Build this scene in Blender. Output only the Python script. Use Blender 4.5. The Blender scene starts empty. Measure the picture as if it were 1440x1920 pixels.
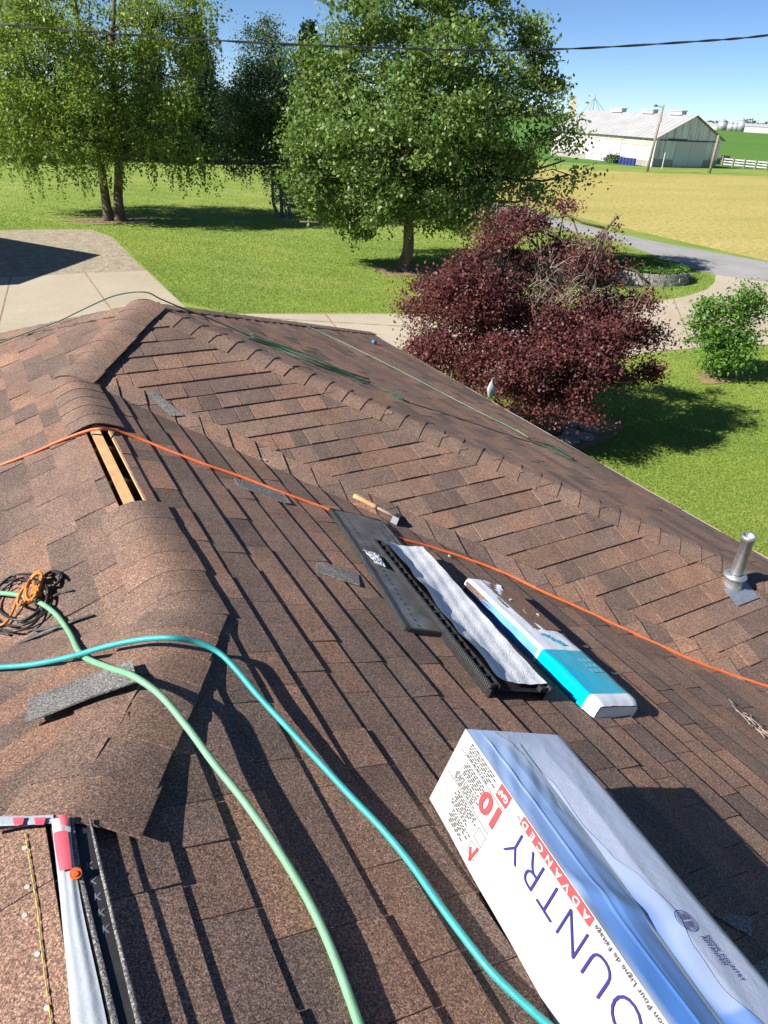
import bpy, math, random
import numpy as np
from mathutils import Vector, Matrix

random.seed(7)
RNG = np.random.default_rng(11)
scene = bpy.context.scene
COL = scene.collection
R = math.radians

# ------------------------------------------------------------------ camera
F_PX, PITCH, ROLL, YAW = 1337.9, R(29.62), R(3.13), R(30.256)
CAM = np.array([-0.412, -4.6606, 5.555])
_f = np.array([math.sin(YAW) * math.cos(PITCH), math.cos(YAW) * math.cos(PITCH), -math.sin(PITCH)])
_r = np.array([math.cos(YAW), -math.sin(YAW), 0.0])
_u = np.cross(_r, _f)
RT = math.cos(ROLL) * _r + math.sin(ROLL) * _u
UP = -math.sin(ROLL) * _r + math.cos(ROLL) * _u
FW = _f
cd = bpy.data.cameras.new('camera')
cd.sensor_fit = 'VERTICAL'
cd.sensor_height = 24.0
cd.lens = F_PX / 1920.0 * 24.0
cd.clip_start = 0.05
cd.clip_end = 9000
cam = bpy.data.objects.new('camera', cd)
COL.objects.link(cam)
cam.matrix_world = Matrix(((RT[0], UP[0], -FW[0], CAM[0]), (RT[1], UP[1], -FW[1], CAM[1]),
                           (RT[2], UP[2], -FW[2], CAM[2]), (0, 0, 0, 1)))
scene.camera = cam
scene.render.resolution_x, scene.render.resolution_y = 768, 1024

# ------------------------------------------------------------------ light
SUN_AZ, SUN_EL = R(-86.0), R(38.0)          # azimuth from +y towards +x
SUN = Vector((math.sin(SUN_AZ) * math.cos(SUN_EL), math.cos(SUN_AZ) * math.cos(SUN_EL), math.sin(SUN_EL)))
world = bpy.data.worlds.new('World')
scene.world = world
world.use_nodes = True
wn = world.node_tree
sky = wn.nodes.new('ShaderNodeTexSky')
sky.sky_type = 'NISHITA'
sky.sun_disc = False
sky.sun_elevation = SUN_EL
sky.sun_rotation = SUN_AZ
sky.altitude = 0
sky.air_density = 0.55
sky.dust_density = 0.0
sky.ozone_density = 6.0
bg = wn.nodes['Background']
bg.inputs['Strength'].default_value = 0.068
wn.links.new(sky.outputs[0], bg.inputs['Color'])
sl = bpy.data.lights.new('sun', 'SUN')
sl.energy = 5.0
sl.angle = R(0.53)
sl.color = (1.0, 0.95, 0.88)
sun = bpy.data.objects.new('sun', sl)
COL.objects.link(sun)
sun.location = (0, 0, 60)
sun.rotation_euler = SUN.to_track_quat('Z', 'Y').to_euler()
scene.view_settings.view_transform = 'Standard'
scene.view_settings.look = 'None'
scene.view_settings.gamma = 1.0
scene.view_settings.exposure = 0.95

# ------------------------------------------------------------------ helpers: measuring
def ray(px, py):
    return FW + RT * (px - 720) / F_PX - UP * (py - 960) / F_PX
def hit(px, py, n, o):
    n = np.asarray(n, float); v = ray(px, py)
    return CAM + v * (np.dot(n, np.asarray(o, float) - CAM) / np.dot(n, v))
def g(px, py, z=0.0):
    return hit(px, py, (0, 0, 1), (0, 0, z))
HEAD = np.array([math.sin(YAW), math.cos(YAW), 0.0])
SIDE = np.array([math.cos(YAW), -math.sin(YAW), 0.0])
def upright(px, py, base):                 # a point of the upright plane through base that faces the viewer
    return hit(px, py, HEAD, base)
def pix(X):
    v = np.asarray(X, float) - CAM
    d = v @ FW
    return 720 + F_PX * (v @ RT) / d, 960 - F_PX * (v @ UP) / d, d

# ------------------------------------------------------------------ helpers: objects
def tag(o, label=None, cat=None, group=None, kind=None):
    if label: o['label'] = label
    if cat: o['category'] = cat
    if group: o['group'] = group
    if kind: o['kind'] = kind
    return o
def thing(name, label, cat, loc, group=None):
    o = bpy.data.objects.new(name, None)
    o.empty_display_size = 0.2
    o.location = [float(c) for c in loc]
    COL.objects.link(o)
    o['_b'] = [float(c) for c in loc]
    return tag(o, label, cat, group)
def build(name, V, F, mat, parent=None, smooth=False, tint=None, kind=None, mats=None, midx=None, label=None):
    """V in world coordinates; the object is placed under its parent's base point."""
    V = np.asarray(V, float).reshape(-1, 3)
    base = np.zeros(3)
    root = parent
    if parent is not None:
        while root.parent is not None: root = root.parent
        base = np.array(root['_b']) if '_b' in root else np.zeros(3)
    else:
        base = np.array([V[:, 0].mean(), V[:, 1].mean(), V[:, 2].min()])
    me = bpy.data.meshes.new(name)
    V = V - base
    if isinstance(F, np.ndarray):
        nf, k = F.shape
        me.vertices.add(len(V)); me.vertices.foreach_set('co', V.ravel())
        me.loops.add(nf * k); me.loops.foreach_set('vertex_index', F.ravel().astype(np.int32))
        me.polygons.add(nf)
        me.polygons.foreach_set('loop_start', np.arange(0, nf * k, k, dtype=np.int32))
        me.polygons.foreach_set('loop_total', np.full(nf, k, dtype=np.int32))
        me.update(calc_edges=True)
    else:
        me.from_pydata([tuple(v) for v in V], [], F)
    for m in (mats or [mat]): me.materials.append(m)
    if midx is not None: me.polygons.foreach_set('material_index', np.asarray(midx, dtype=np.int32))
    if smooth: me.polygons.foreach_set('use_smooth', np.ones(len(me.polygons), dtype=bool))
    if tint is not None:
        a = me.attributes.new('tint', 'FLOAT_COLOR', 'POINT')
        t = np.asarray(tint, float)
        if t.ndim == 1: t = np.repeat(t[None, :], len(V), 0)
        if t.shape[1] == 3: t = np.concatenate([t, np.ones((len(t), 1))], 1)
        a.data.foreach_set('color', t.ravel())
    me.update()
    o = bpy.data.objects.new(name, me)
    COL.objects.link(o)
    if parent is not None: o.parent = parent
    else:
        o.location = base; o['_b'] = [float(c) for c in base]
    if kind: o['kind'] = kind
    if label: o['label'] = label
    return o

class MB:
    def __init__(s): s.v = []; s.f = []; s.m = []
    def add(s, V, F, m=0):
        o = len(s.v); s.v += [tuple(map(float, p)) for p in V]
        s.f += [tuple(i + o for i in q) for q in F]; s.m += [m] * len(F); return s
    def box(s, c, ax, ay, az, m=0):
        """centre and three half vectors"""
        c, ax, ay, az = [np.asarray(q, float) for q in (c, ax, ay, az)]
        V = [c + sx * ax + sy * ay + sz * az for sz in (-1, 1) for sx, sy in ((-1, -1), (1, -1), (1, 1), (-1, 1))]
        return s.add(V, [(3, 2, 1, 0), (4, 5, 6, 7), (0, 1, 5, 4), (1, 2, 6, 5), (2, 3, 7, 6), (3, 0, 4, 7)], m)
    def abox(s, x0, x1, y0, y1, z0, z1, m=0):
        return s.box(((x0 + x1) / 2, (y0 + y1) / 2, (z0 + z1) / 2), ((x1 - x0) / 2, 0, 0), (0, (y1 - y0) / 2, 0), (0, 0, (z1 - z0) / 2), m)
    def tube(s, pts, rad, n=8, m=0, cap=True):
        V, F = tube(pts, rad, n, cap); return s.add(V, F, m)
    def build(s, name, mat, parent=None, **k):
        if isinstance(mat, (list, tuple)): return build(name, s.v, s.f, None, parent, mats=mat, midx=s.m, **k)
        return build(name, s.v, s.f, mat, parent, **k)

def tube(pts, rad, n=8, cap=True):
    P = np.asarray(pts, float); k = len(P)
    rad = np.full(k, rad, float) if np.isscalar(rad) else np.asarray(rad, float)
    T = np.gradient(P, axis=0); T /= np.linalg.norm(T, axis=1)[:, None] + 1e-12
    a = np.array([0, 0, 1.0]) if abs(T[0][2]) < 0.9 else np.array([1.0, 0, 0])
    X = np.cross(T[0], a); X /= np.linalg.norm(X); V = []
    for i in range(k):
        X = X - T[i] * (X @ T[i]); X /= np.linalg.norm(X) + 1e-12; Y = np.cross(T[i], X)
        for j in range(n):
            th = 2 * math.pi * j / n; V.append(P[i] + rad[i] * (math.cos(th) * X + math.sin(th) * Y))
    F = [(i * n + j, i * n + (j + 1) % n, (i + 1) * n + (j + 1) % n, (i + 1) * n + j) for i in range(k - 1) for j in range(n)]
    if cap: F += [tuple(range(n - 1, -1, -1)), tuple(range((k - 1) * n, k * n))]
    return V, F
def spline(pts, n=8):
    P = [np.asarray(p, float) for p in pts]; P = [2 * P[0] - P[1]] + P + [2 * P[-1] - P[-2]]; out = []
    for i in range(1, len(P) - 2):
        for k in range(n):
            t = k / n; a, b, c, d = P[i - 1:i + 3]
            out.append(.5 * ((2 * b) + (-a + c) * t + (2 * a - 5 * b + 4 * c - d) * t * t + (-a + 3 * b - 3 * c + d) * t ** 3))
    out.append(P[-2]); return np.array(out)
def grid_faces(nu, nv):
    return [(i * nv + j, (i + 1) * nv + j, (i + 1) * nv + j + 1, i * nv + j + 1) for i in range(nu - 1) for j in range(nv - 1)]

# ------------------------------------------------------------------ materials
def newmat(name):
    m = bpy.data.materials.new(name); m.use_nodes = True
    nt = m.node_tree; b = nt.nodes['Principled BSDF']; return m, nt, b
def N(nt, typ, **k):
    n = nt.nodes.new(typ)
    for a, v in k.items():
        if a.startswith('i_'):
            key = a[2:]
            n.inputs[int(key) if key.isdigit() else key.replace('_', ' ')].default_value = v
        else: setattr(n, a, v)
    return n
def rgba(c): return (c[0], c[1], c[2], 1.0)
def ramp(nt, stops, src=None, interp='LINEAR'):
    n = nt.nodes.new('ShaderNodeValToRGB'); n.color_ramp.interpolation = interp
    e = n.color_ramp.elements
    while len(e) > 1: e.remove(e[-1])
    e[0].position, e[0].color = stops[0][0], rgba(stops[0][1])
    for p, c in stops[1:]:
        q = e.new(p); q.color = rgba(c)
    if src is not None: nt.links.new(src, n.inputs[0])
    return n
def noise(nt, scale, detail=4, rough=.55, vec=None, dist=0):
    n = N(nt, 'ShaderNodeTexNoise'); n.inputs['Scale'].default_value = scale; n.inputs['Detail'].default_value = detail
    n.inputs['Roughness'].default_value = rough; n.inputs['Distortion'].default_value = dist
    if vec is not None: nt.links.new(vec, n.inputs['Vector'])
    return n
def mix(nt, a, b, fac, typ='MIX'):
    n = N(nt, 'ShaderNodeMix', data_type='RGBA', blend_type=typ)
    for s, v in ((0, fac), (6, a), (7, b)):
        if hasattr(v, 'is_output'): nt.links.new(v, n.inputs[s])
        elif s == 0: n.inputs[0].default_value = v
        else: n.inputs[s].default_value = rgba(v)
    return n.outputs[2]
def pos(nt):
    return N(nt, 'ShaderNodeNewGeometry').outputs['Position']
def bump(nt, b, h, strength=.5, dist=.01):
    n = N(nt, 'ShaderNodeBump'); n.inputs['Strength'].default_value = strength; n.inputs['Distance'].default_value = dist
    nt.links.new(h, n.inputs['Height']); nt.links.new(n.outputs[0], b.inputs['Normal'])
def plain(name, c, rough=.6, c2=None, scale=8, metal=0, bmp=0, bscale=None, spec=.5, detail=5, bdist=.01):
    m, nt, b = newmat(name)
    b.inputs['Roughness'].default_value = rough; b.inputs['Metallic'].default_value = metal
    b.inputs['Specular IOR Level'].default_value = spec
    p = pos(nt); n = noise(nt, scale, detail, .6, p)
    c2 = c2 or tuple(x * .72 for x in c)
    rp = ramp(nt, [(.3, c2), (.68, c)], n.outputs['Fac']); nt.links.new(rp.outputs[0], b.inputs['Base Color'])
    if bmp:
        n2 = noise(nt, bscale or scale * 4, 4, .6, p); bump(nt, b, n2.outputs['Fac'], bmp, bdist)
    return m
M = {}
def shingle_mat(name, cols, tinted=True, spec=.35):
    m, nt, b = newmat(name)
    p = pos(nt)
    v = N(nt, 'ShaderNodeTexVoronoi', feature='F1'); v.inputs['Scale'].default_value = 360; nt.links.new(p, v.inputs['Vector'])
    sx = N(nt, 'ShaderNodeSeparateColor'); nt.links.new(v.outputs['Color'], sx.inputs[0])
    gran = ramp(nt, cols, sx.outputs[0], 'LINEAR')
    n1 = noise(nt, 160, 3, .7, p)
    gm = ramp(nt, [(.3, (.55, .55, .55)), (.7, (1.38, 1.35, 1.32))], n1.outputs['Fac'])
    c = mix(nt, gran.outputs[0], gm.outputs[0], 1.0, 'MULTIPLY')
    n2 = noise(nt, 5.0, 5, .65, p)
    bl = ramp(nt, [(.3, (.8, .8, .82)), (.7, (1.18, 1.14, 1.1))], n2.outputs['Fac'])
    c = mix(nt, c, bl.outputs[0], 1.0, 'MULTIPLY')
    n4 = noise(nt, 1.1, 4, .6, p); b4 = ramp(nt, [(.3, (.84, .85, .87)), (.7, (1.14, 1.12, 1.1))], n4.outputs['Fac']); c = mix(nt, c, b4.outputs[0], 1.0, 'MULTIPLY')
    if tinted:
        at = N(nt, 'ShaderNodeAttribute', attribute_name='tint'); c = mix(nt, c, at.outputs['Color'], 1.0, 'MULTIPLY')
    # pale dust specks and scuffs
    n3 = noise(nt, 34, 5, .75, p); sp = ramp(nt, [(.70, (0, 0, 0)), (.80, (1, 1, 1))], n3.outputs['Fac'])
    f = N(nt, 'ShaderNodeMath', operation='MULTIPLY'); nt.links.new(sp.outputs[0], f.inputs[0]); f.inputs[1].default_value = .22
    c = mix(nt, c, (.36, .30, .26), f.outputs[0])
    nt.links.new(c, b.inputs['Base Color'])
    b.inputs['Roughness'].default_value = .82; b.inputs['Specular IOR Level'].default_value = spec
    nb = noise(nt, 330, 2, .6, p)
    ad = N(nt, 'ShaderNodeMath', operation='ADD'); nt.links.new(nb.outputs['Fac'], ad.inputs[0]); nt.links.new(sx.outputs[1], ad.inputs[1])
    bump(nt, b, ad.outputs[0], .55, .0022)
    return m
BROWN = [(0, (.062, .048, .042)), (.25, (.128, .090, .073)), (.5, (.190, .127, .098)), (.75, (.258, .172, .129)), (1, (.37, .275, .215))]
GREY = [(0, (.05, .05, .052)), (.4, (.13, .13, .13)), (.75, (.22, .22, .21)), (1, (.4, .39, .37))]
M['shingle'] = shingle_mat('shingle', BROWN)
M['grey_shingle'] = shingle_mat('shingle_headlap', GREY, False)
M['under'] = plain('underlayment', (.03, .03, .032), .8, scale=20)
M['wood'] = plain('new_lumber', (.58, .37, .18), .65, (.46, .27, .12), 14, bmp=.3, bscale=60)
M['tan'] = plain('drip_edge', (.52, .45, .36), .45, (.44, .38, .30), 3)
M['brick'] = plain('house_brick', (.34, .2, .15), .85, (.24, .13, .1), 12)
M['black'] = plain('black_plastic', (.032, .032, .033), .38, (.016, .016, .017), 30, bmp=.15, bscale=300)
M['vent_top'] = plain('vent_sheet', (.15, .152, .155), .34, (.06, .061, .064), 9, bmp=.2, bscale=150)
M['galv'] = plain('galvanised', (.52, .54, .55), .42, (.38, .40, .42), 35, metal=.75, bmp=.1, bscale=80)
M['flash'] = plain('flashing', (.42, .46, .52), .35, (.30, .34, .42), 25, metal=.6)
M['orange'] = plain('orange_rubber', (.72, .16, .04), .5, (.6, .11, .03), 20)
M['amber'] = plain('orange_cord', (.56, .20, .03), .45, (.45, .15, .025), 30)
M['teal'] = plain('teal_rubber', (.035, .36, .36), .42, (.03, .27, .27), 22, bmp=.2, bscale=260)
M['mint'] = plain('green_rubber', (.19, .42, .25), .45, (.15, .33, .19), 22, bmp=.2, bscale=260)
M['dkgreen'] = plain('dark_green_rubber', (.026, .095, .056), .5, (.014, .055, .032), 20)
M['paleline'] = plain('pale_green_line', (.16, .30, .19), .5, (.10, .22, .13), 20)
M['white'] = plain('white_print', (.66, .66, .66), .5, (.62, .62, .61), 8)
M['fabric'] = plain('white_fleece', (.74, .75, .78), .85, (.6, .62, .66), 25, bmp=.6, bscale=130)
M['tip'] = plain('scuffed_white', (.74, .73, .70), .6, (.60, .58, .54), 25)

def two_tone(name, stops, scale, vec_scale=None, rough=.9, fine=None, bmp=.4, bdist=.03, extra=None, spec=.2):
    m, nt, b = newmat(name); p = pos(nt)
    vec = p
    if vec_scale:
        mp = N(nt, 'ShaderNodeMapping'); mp.inputs['Scale'].default_value = vec_scale; nt.links.new(p, mp.inputs['Vector']); vec = mp.outputs[0]
    n = noise(nt, scale, 6, .62, vec); c = ramp(nt, stops, n.outputs['Fac']).outputs[0]
    if fine:
        n2 = noise(nt, fine[0], 5, .7, p); r2 = ramp(nt, [(.28, (fine[1],) * 3), (.72, (fine[2],) * 3)], n2.outputs['Fac'])
        c = mix(nt, c, r2.outputs[0], 1.0, 'MULTIPLY')
    if extra: c = extra(nt, c, p)
    nt.links.new(c, b.inputs['Base Color']); b.inputs['Roughness'].default_value = rough; b.inputs['Specular IOR Level'].default_value = spec
    n3 = noise(nt, (fine[0] if fine else scale * 8), 4, .7, p); bump(nt, b, n3.outputs['Fac'], bmp, bdist)
    return m
def mow(nt, c, p):
    mp = N(nt, 'ShaderNodeMapping'); mp.inputs['Rotation'].default_value = (0, 0, R(-38)); nt.links.new(p, mp.inputs['Vector'])
    w = N(nt, 'ShaderNodeTexWave', wave_type='BANDS', bands_direction='X'); w.inputs['Scale'].default_value = .16; w.inputs['Distortion'].default_value = 2.5; w.inputs['Detail'].default_value = 2
    nt.links.new(mp.outputs[0], w.inputs['Vector'])
    r2 = ramp(nt, [(.2, (.94, .95, .93)), (.8, (1.05, 1.04, 1.02))], w.outputs['Fac'])
    return mix(nt, c, r2.outputs[0], 1.0, 'MULTIPLY')
M['lawn'] = two_tone('lawn_grass', [(.25, (.15, .225, .038)), (.5, (.20, .27, .052)), (.75, (.29, .315, .09))], .16, fine=(13, .5, 1.45), bmp=.6, bdist=.03, extra=mow)
M['crop'] = two_tone('green_crop', [(.3, (.065, .16, .022)), (.7, (.10, .20, .03))], .03, vec_scale=(1, .25, 1), fine=(1.2, .8, 1.2))
M['wheat'] = two_tone('ripe_field', [(.22, (.23, .26, .06)), (.42, (.37, .325, .09)), (.6, (.43, .36, .12)), (.8, (.47, .395, .17))], .09, vec_scale=(.5, 1.6, 1), fine=(3.2, .62, 1.28), bmp=.8, bdist=.15)
M['concrete'] = two_tone('concrete', [(.25, (.36, .305, .225)), (.75, (.46, .40, .305))], .35, fine=(7, .9, 1.06), bmp=.15, rough=.85)
M['asphalt'] = two_tone('asphalt', [(.25, (.25, .245, .24)), (.75, (.34, .33, .32))], .4, fine=(22, .75, 1.2), bmp=.3)
M['gravel'] = two_tone('gravel', [(.25, (.22, .185, .13)), (.75, (.42, .36, .265))], 2.6, fine=(9, .45, 1.5), bmp=.8)
M['mulch'] = two_tone('bare_soil', [(.3, (.22, .15, .085)), (.7, (.34, .25, .15))], 1.2, fine=(14, .6, 1.3))
M['bark'] = two_tone('bark', [(.3, (.075, .055, .04)), (.7, (.19, .15, .115))], 5, vec_scale=(1, 1, .25), fine=(22, .6, 1.3), bmp=.9)
M['birchbark'] = two_tone('birch_bark', [(.36, (.06, .05, .04)), (.5, (.22, .19, .165)), (.7, (.38, .35, .31))], 3.2, vec_scale=(1, 1, 2.6), fine=(15, .7, 1.2))
M['deadwood'] = two_tone('dead_twig', [(.3, (.30, .24, .19)), (.7, (.44, .36, .30))], 9)
M['stone'] = two_tone('wall_stone', [(.3, (.24, .23, .21)), (.7, (.40, .38, .34))], 4, fine=(20, .7, 1.2))
M['weathered'] = two_tone('weathered_paint', [(.34, (.26, .26, .265)), (.47, (.66, .67, .69)), (.66, (.80, .81, .83))], .9, vec_scale=(1.6, 1.6, .22), fine=(3, .86, 1.08), bmp=.1)
M['barnwhite'] = two_tone('barn_paint', [(.28, (.42, .40, .36)), (.6, (.53, .52, .50))], .6, vec_scale=(1, 1, .4), fine=(5, .93, 1.04), bmp=.05)
M['door'] = plain('door_paint', (.52, .53, .55), .6, (.49, .50, .52), 1)
M['metalroof'] = two_tone('metal_roof', [(.3, (.33, .325, .325)), (.7, (.42, .415, .415))], .35, fine=(4, .93, 1.05), rough=.5, bmp=.05)
M['cream'] = plain('cream_panel', (.60, .52, .38), .7)
M['dark'] = plain('dark_grey', (.05, .05, .052), .7)
M['pole'] = plain('weathered_pole', (.30, .24, .18), .85, (.20, .16, .12), 4)
M['blue'] = plain('blue_drum', (.03, .05, .22), .5)
M['bin'] = plain('bin_steel', (.42, .44, .46), .45, (.36, .38, .40), 1, metal=.3)
M['bluecap'] = plain('blue_cap', (.04, .22, .42), .5)

def leafmat(name, c, trans=.28, gloss=.35, tcol=None):
    m, nt, b = newmat(name)
    at = N(nt, 'ShaderNodeAttribute', attribute_name='tint')
    col = mix(nt, c, at.outputs['Color'], 1.0, 'MULTIPLY')
    nt.links.new(col, b.inputs['Base Color']); b.inputs['Roughness'].default_value = .48; b.inputs['Specular IOR Level'].default_value = gloss
    tr = N(nt, 'ShaderNodeBsdfTranslucent'); tc = mix(nt, tcol or tuple(min(1, x * 1.5) for x in c), at.outputs['Color'], 1.0, 'MULTIPLY'); nt.links.new(tc, tr.inputs['Color'])
    ms = N(nt, 'ShaderNodeMixShader'); ms.inputs[0].default_value = trans
    nt.links.new(b.outputs[0], ms.inputs[1]); nt.links.new(tr.outputs[0], ms.inputs[2])
    nt.links.new(ms.outputs[0], nt.nodes['Material Output'].inputs['Surface']); return m
M['leaf'] = leafmat('leaf_green', (.155, .24, .066), .34, gloss=.45, tcol=(.19, .29, .03))
M['leafbirch'] = leafmat('leaf_birch', (.165, .24, .048), .36, gloss=.45, tcol=(.32, .43, .05))
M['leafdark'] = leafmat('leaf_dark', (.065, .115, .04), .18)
M['needle'] = leafmat('needle', (.030, .065, .030), .06)
M['leafmaple'] = leafmat('leaf_maple', (.135, .048, .047), .20, .3, tcol=(.27, .06, .05))
M['leafshrub'] = leafmat('leaf_shrub', (.10, .21, .035), tcol=(.2, .36, .04))

# ------------------------------------------------------------------ ground
def sheet(name, pts, z, mat, kind='structure', **k):
    V = [(p[0], p[1], z) for p in pts]
    o = build(name, V, [tuple(range(len(V)))], mat, kind=kind, **k)
    if o.data.polygons[0].normal.z < 0: o.data.flip_normals()
    return o
def gp(L): return [g(*q)[:2] for q in L]
build('ground', [(-5000, -3000, 0), (6000, -3000, 0), (6000, 7000, 0), (-5000, 7000, 0)], [(0, 1, 2, 3)], M['crop'], kind='structure')
sheet('lawn', [(-70, -45), (75, -45), (125, 40), (125, 69.5), (100, 71), (84, 71.8), (72, 80), (60, 130), (20, 120), (-70, 110)], .004, M['lawn'])
wl = gp([(1042, 396), (1125, 418), (1275, 452), (1440, 490)])
wh = gp([(1125, 320), (1211, 325), (1440, 331)])
sheet('wheat_field', [np.array((33.0, 60.0))] + wl + [wl[-1] + (wl[-1] - wl[-2]) * 6, np.array((260.0, 30.0)), wh[-1] + (wh[-1] - wh[-2]) * 2.5] + wh[::-1] + [np.array((52.0, 70.0))], .008, M['wheat'])
road_up = gp([(1039, 408), (1144, 436), (1275, 462), (1440, 492), (1640, 530), (1900, 570)])
road_lo = gp([(1900, 620), (1640, 566), (1440, 530), (1342, 516), (1290, 500), (1222, 477), (1155, 452), (1080, 436)])
sheet('asphalt_drive', [np.array((27, 75.0)), np.array((30.5, 75.0)), np.array((33.5, 45.0))] + road_up + road_lo + [np.array((29.0, 36.0)), np.array((29.3, 50.0))], .012, M['asphalt'])
drive = gp([(400, 590), (560, 590), (740, 590), (1000, 586), (1150, 578), (1230, 567), (1290, 556), (1326, 543), (1340, 530), (1342, 516), (1440, 530), (1640, 566), (1900, 620), (1900, 668), (1640, 652), (1440, 647), (1330, 651), (1215, 662), (1080, 684), (930, 700), (790, 690), (640, 700), (430, 690)])
sheet('concrete_drive', drive, .016, M['concrete'])
cpad = gp([(-420, 545), (0, 521), (150, 513.5), (275, 508), (300, 532), (333, 563), (420, 640), (-420, 760)])
sheet('concrete_pad', cpad, .012, M['concrete'])
gpad = gp([(-420, 448), (0, 433), (90, 430), (170, 431), (212, 446), (238, 474), (262, 497), (276, 509), (150, 515), (0, 523), (-420, 547)])
sheet('gravel_pad', gpad, .008, M['gravel'])
def joint(a, b, z, w=.02):
    a, b = g(*a)[:2], g(*b)[:2]; d = (b - a) / np.linalg.norm(b - a); n = np.array((-d[1], d[0])) * w
    sheet('slab_joint', [a - n, b - n, b + n, a + n], z, M['mulch'])
for a, b in (((20, 520), (-10, 640)), ((160, 513), (215, 590))): joint(a, b, .016)
for a, b in (((1262, 560), (1300, 655)), ((1300, 605), (1440, 585)), ((610, 590), (650, 640)), ((745, 590), (820, 690)), ((1385, 524), (1440, 560))): joint(a, b, .020)
def patch(name, c, rx, ry, z=.02, mat='mulch', n=26):
    sheet(name, [(c[0] + rx * (1 + .18 * math.sin(3 * a + c[0]) + RNG.uniform(-.1, .1)) * math.cos(a), c[1] + ry * (1 + .15 * math.cos(2 * a)) * math.sin(a)) for a in np.linspace(0, 2 * math.pi, n, endpoint=False)], z, M[mat])

# ------------------------------------------------------------------ the house roof
TA = R(22.38); TT = math.tan(TA); CA = math.cos(TA); SA = math.sin(TA)
Z0 = 4.0; EXP = 0.143
J = np.array([0, 0, Z0]); APX = np.array([.626, .626, Z0 + TT * .626])
HW = 3.917; EAVE_Z = Z0 + TT * (.626 - HW); EX = .626 + HW; WX = HW - .626
K = np.array([0, -2.65, Z0]); PP = np.array([-.475, -3.475, Z0 + TT * .475])
VDIR = np.array([-.601, .416, -.2475]); QDIR = np.array([-.128, .087, -.0516])
H0, H1 = -.85, -1.815                       # the open slot in the near ridge
class Plane:
    def __init__(s, O, eu, ev):
        s.O = np.asarray(O, float); s.eu = np.asarray(eu, float); s.ev = np.asarray(ev, float)
        s.n = np.cross(s.eu, s.ev); s.n /= np.linalg.norm(s.n)
        if s.n[2] < 0: s.n = -s.n
    def uv(s, xy):
        z = s.O[2] - (s.n[0] * (xy[0] - s.O[0]) + s.n[1] * (xy[1] - s.O[1])) / s.n[2]
        d = np.array([xy[0], xy[1], z]) - s.O; return (d @ s.eu, d @ s.ev)
    def at(s, u, v, h=0): return s.O + s.eu * u + s.ev * v + s.n * h
    def px(s, x, y, h=0): return hit(x, y, s.n, s.O + s.n * h)
S1 = Plane(J, (0, 1, 0), (CA, 0, -SA))
S2 = Plane(J, (1, 0, 0), (0, -CA, -SA))
S3 = Plane(APX, (0, 1, 0), (CA, 0, -SA))
S4 = Plane(J, (0, 1, 0), (-CA, 0, -SA))
S6 = Plane(PP, (0, 1, 0), (-CA, 0, -SA))
S7 = Plane(APX, (1, 0, 0), (0, CA, -SA))
n5 = np.cross(VDIR, PP - K); n5 /= np.linalg.norm(n5); n5 = n5 if n5[2] > 0 else -n5
e5 = np.cross(n5, (0, 0, 1)); e5 /= np.linalg.norm(e5); v5 = np.cross(n5, e5); v5 = v5 if v5[2] < 0 else -v5
S5 = Plane(K, e5, v5)
class Fold:                                  # a concave fold: whichever slope lies in front
    def __init__(s, *pl): s.pl = pl; s.n = pl[0].n
    def px(s, x, y, h=0):
        return min((p.px(x, y, h) for p in s.pl), key=lambda q: np.linalg.norm(q - CAM))
V12 = Fold(S1, S2); V45 = Fold(S4, S5)
house = thing('house', 'house with brown shingled hip roof, an open ridge slot and roofing gear', 'house', (0, -2, 0))

def clip(poly, a, b, c):                    # keep a*u + b*v <= c
    out = []
    for i in range(len(poly)):
        p, q = poly[i - 1], poly[i]; dp = a * p[0] + b * p[1] - c; dq = a * q[0] + b * q[1] - c
        if (dp <= 0) != (dq <= 0):
            t = dp / (dp - dq); out.append((p[0] + (q[0] - p[0]) * t, p[1] + (q[1] - p[1]) * t))
        if dq <= 0: out.append(q)
    return out
def halfplanes(poly):
    A = sum(poly[i - 1][0] * poly[i][1] - poly[i][0] * poly[i - 1][1] for i in range(len(poly)))
    P = poly if A > 0 else poly[::-1]; H = []
    for i in range(len(P)):
        p, q = P[i - 1], P[i]; a, b = q[1] - p[1], -(q[0] - p[0]); H.append((a, b, a * p[0] + b * p[1]))
    return H
def parea(p): return abs(sum(p[i - 1][0] * p[i][1] - p[i][0] * p[i - 1][1] for i in range(len(p)))) / 2
TINTS = [(1.0, .97, .95), (1.12, 1.0, .93), (.88, .88, .90), (.74, .76, .80), (1.22, 1.05, .95), (1.02, .93, .88), (.82, .81, .82), (1.08, .96, .89), (.66, .68, .72), (1.0, .97, .96)]
TABS = []
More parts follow.
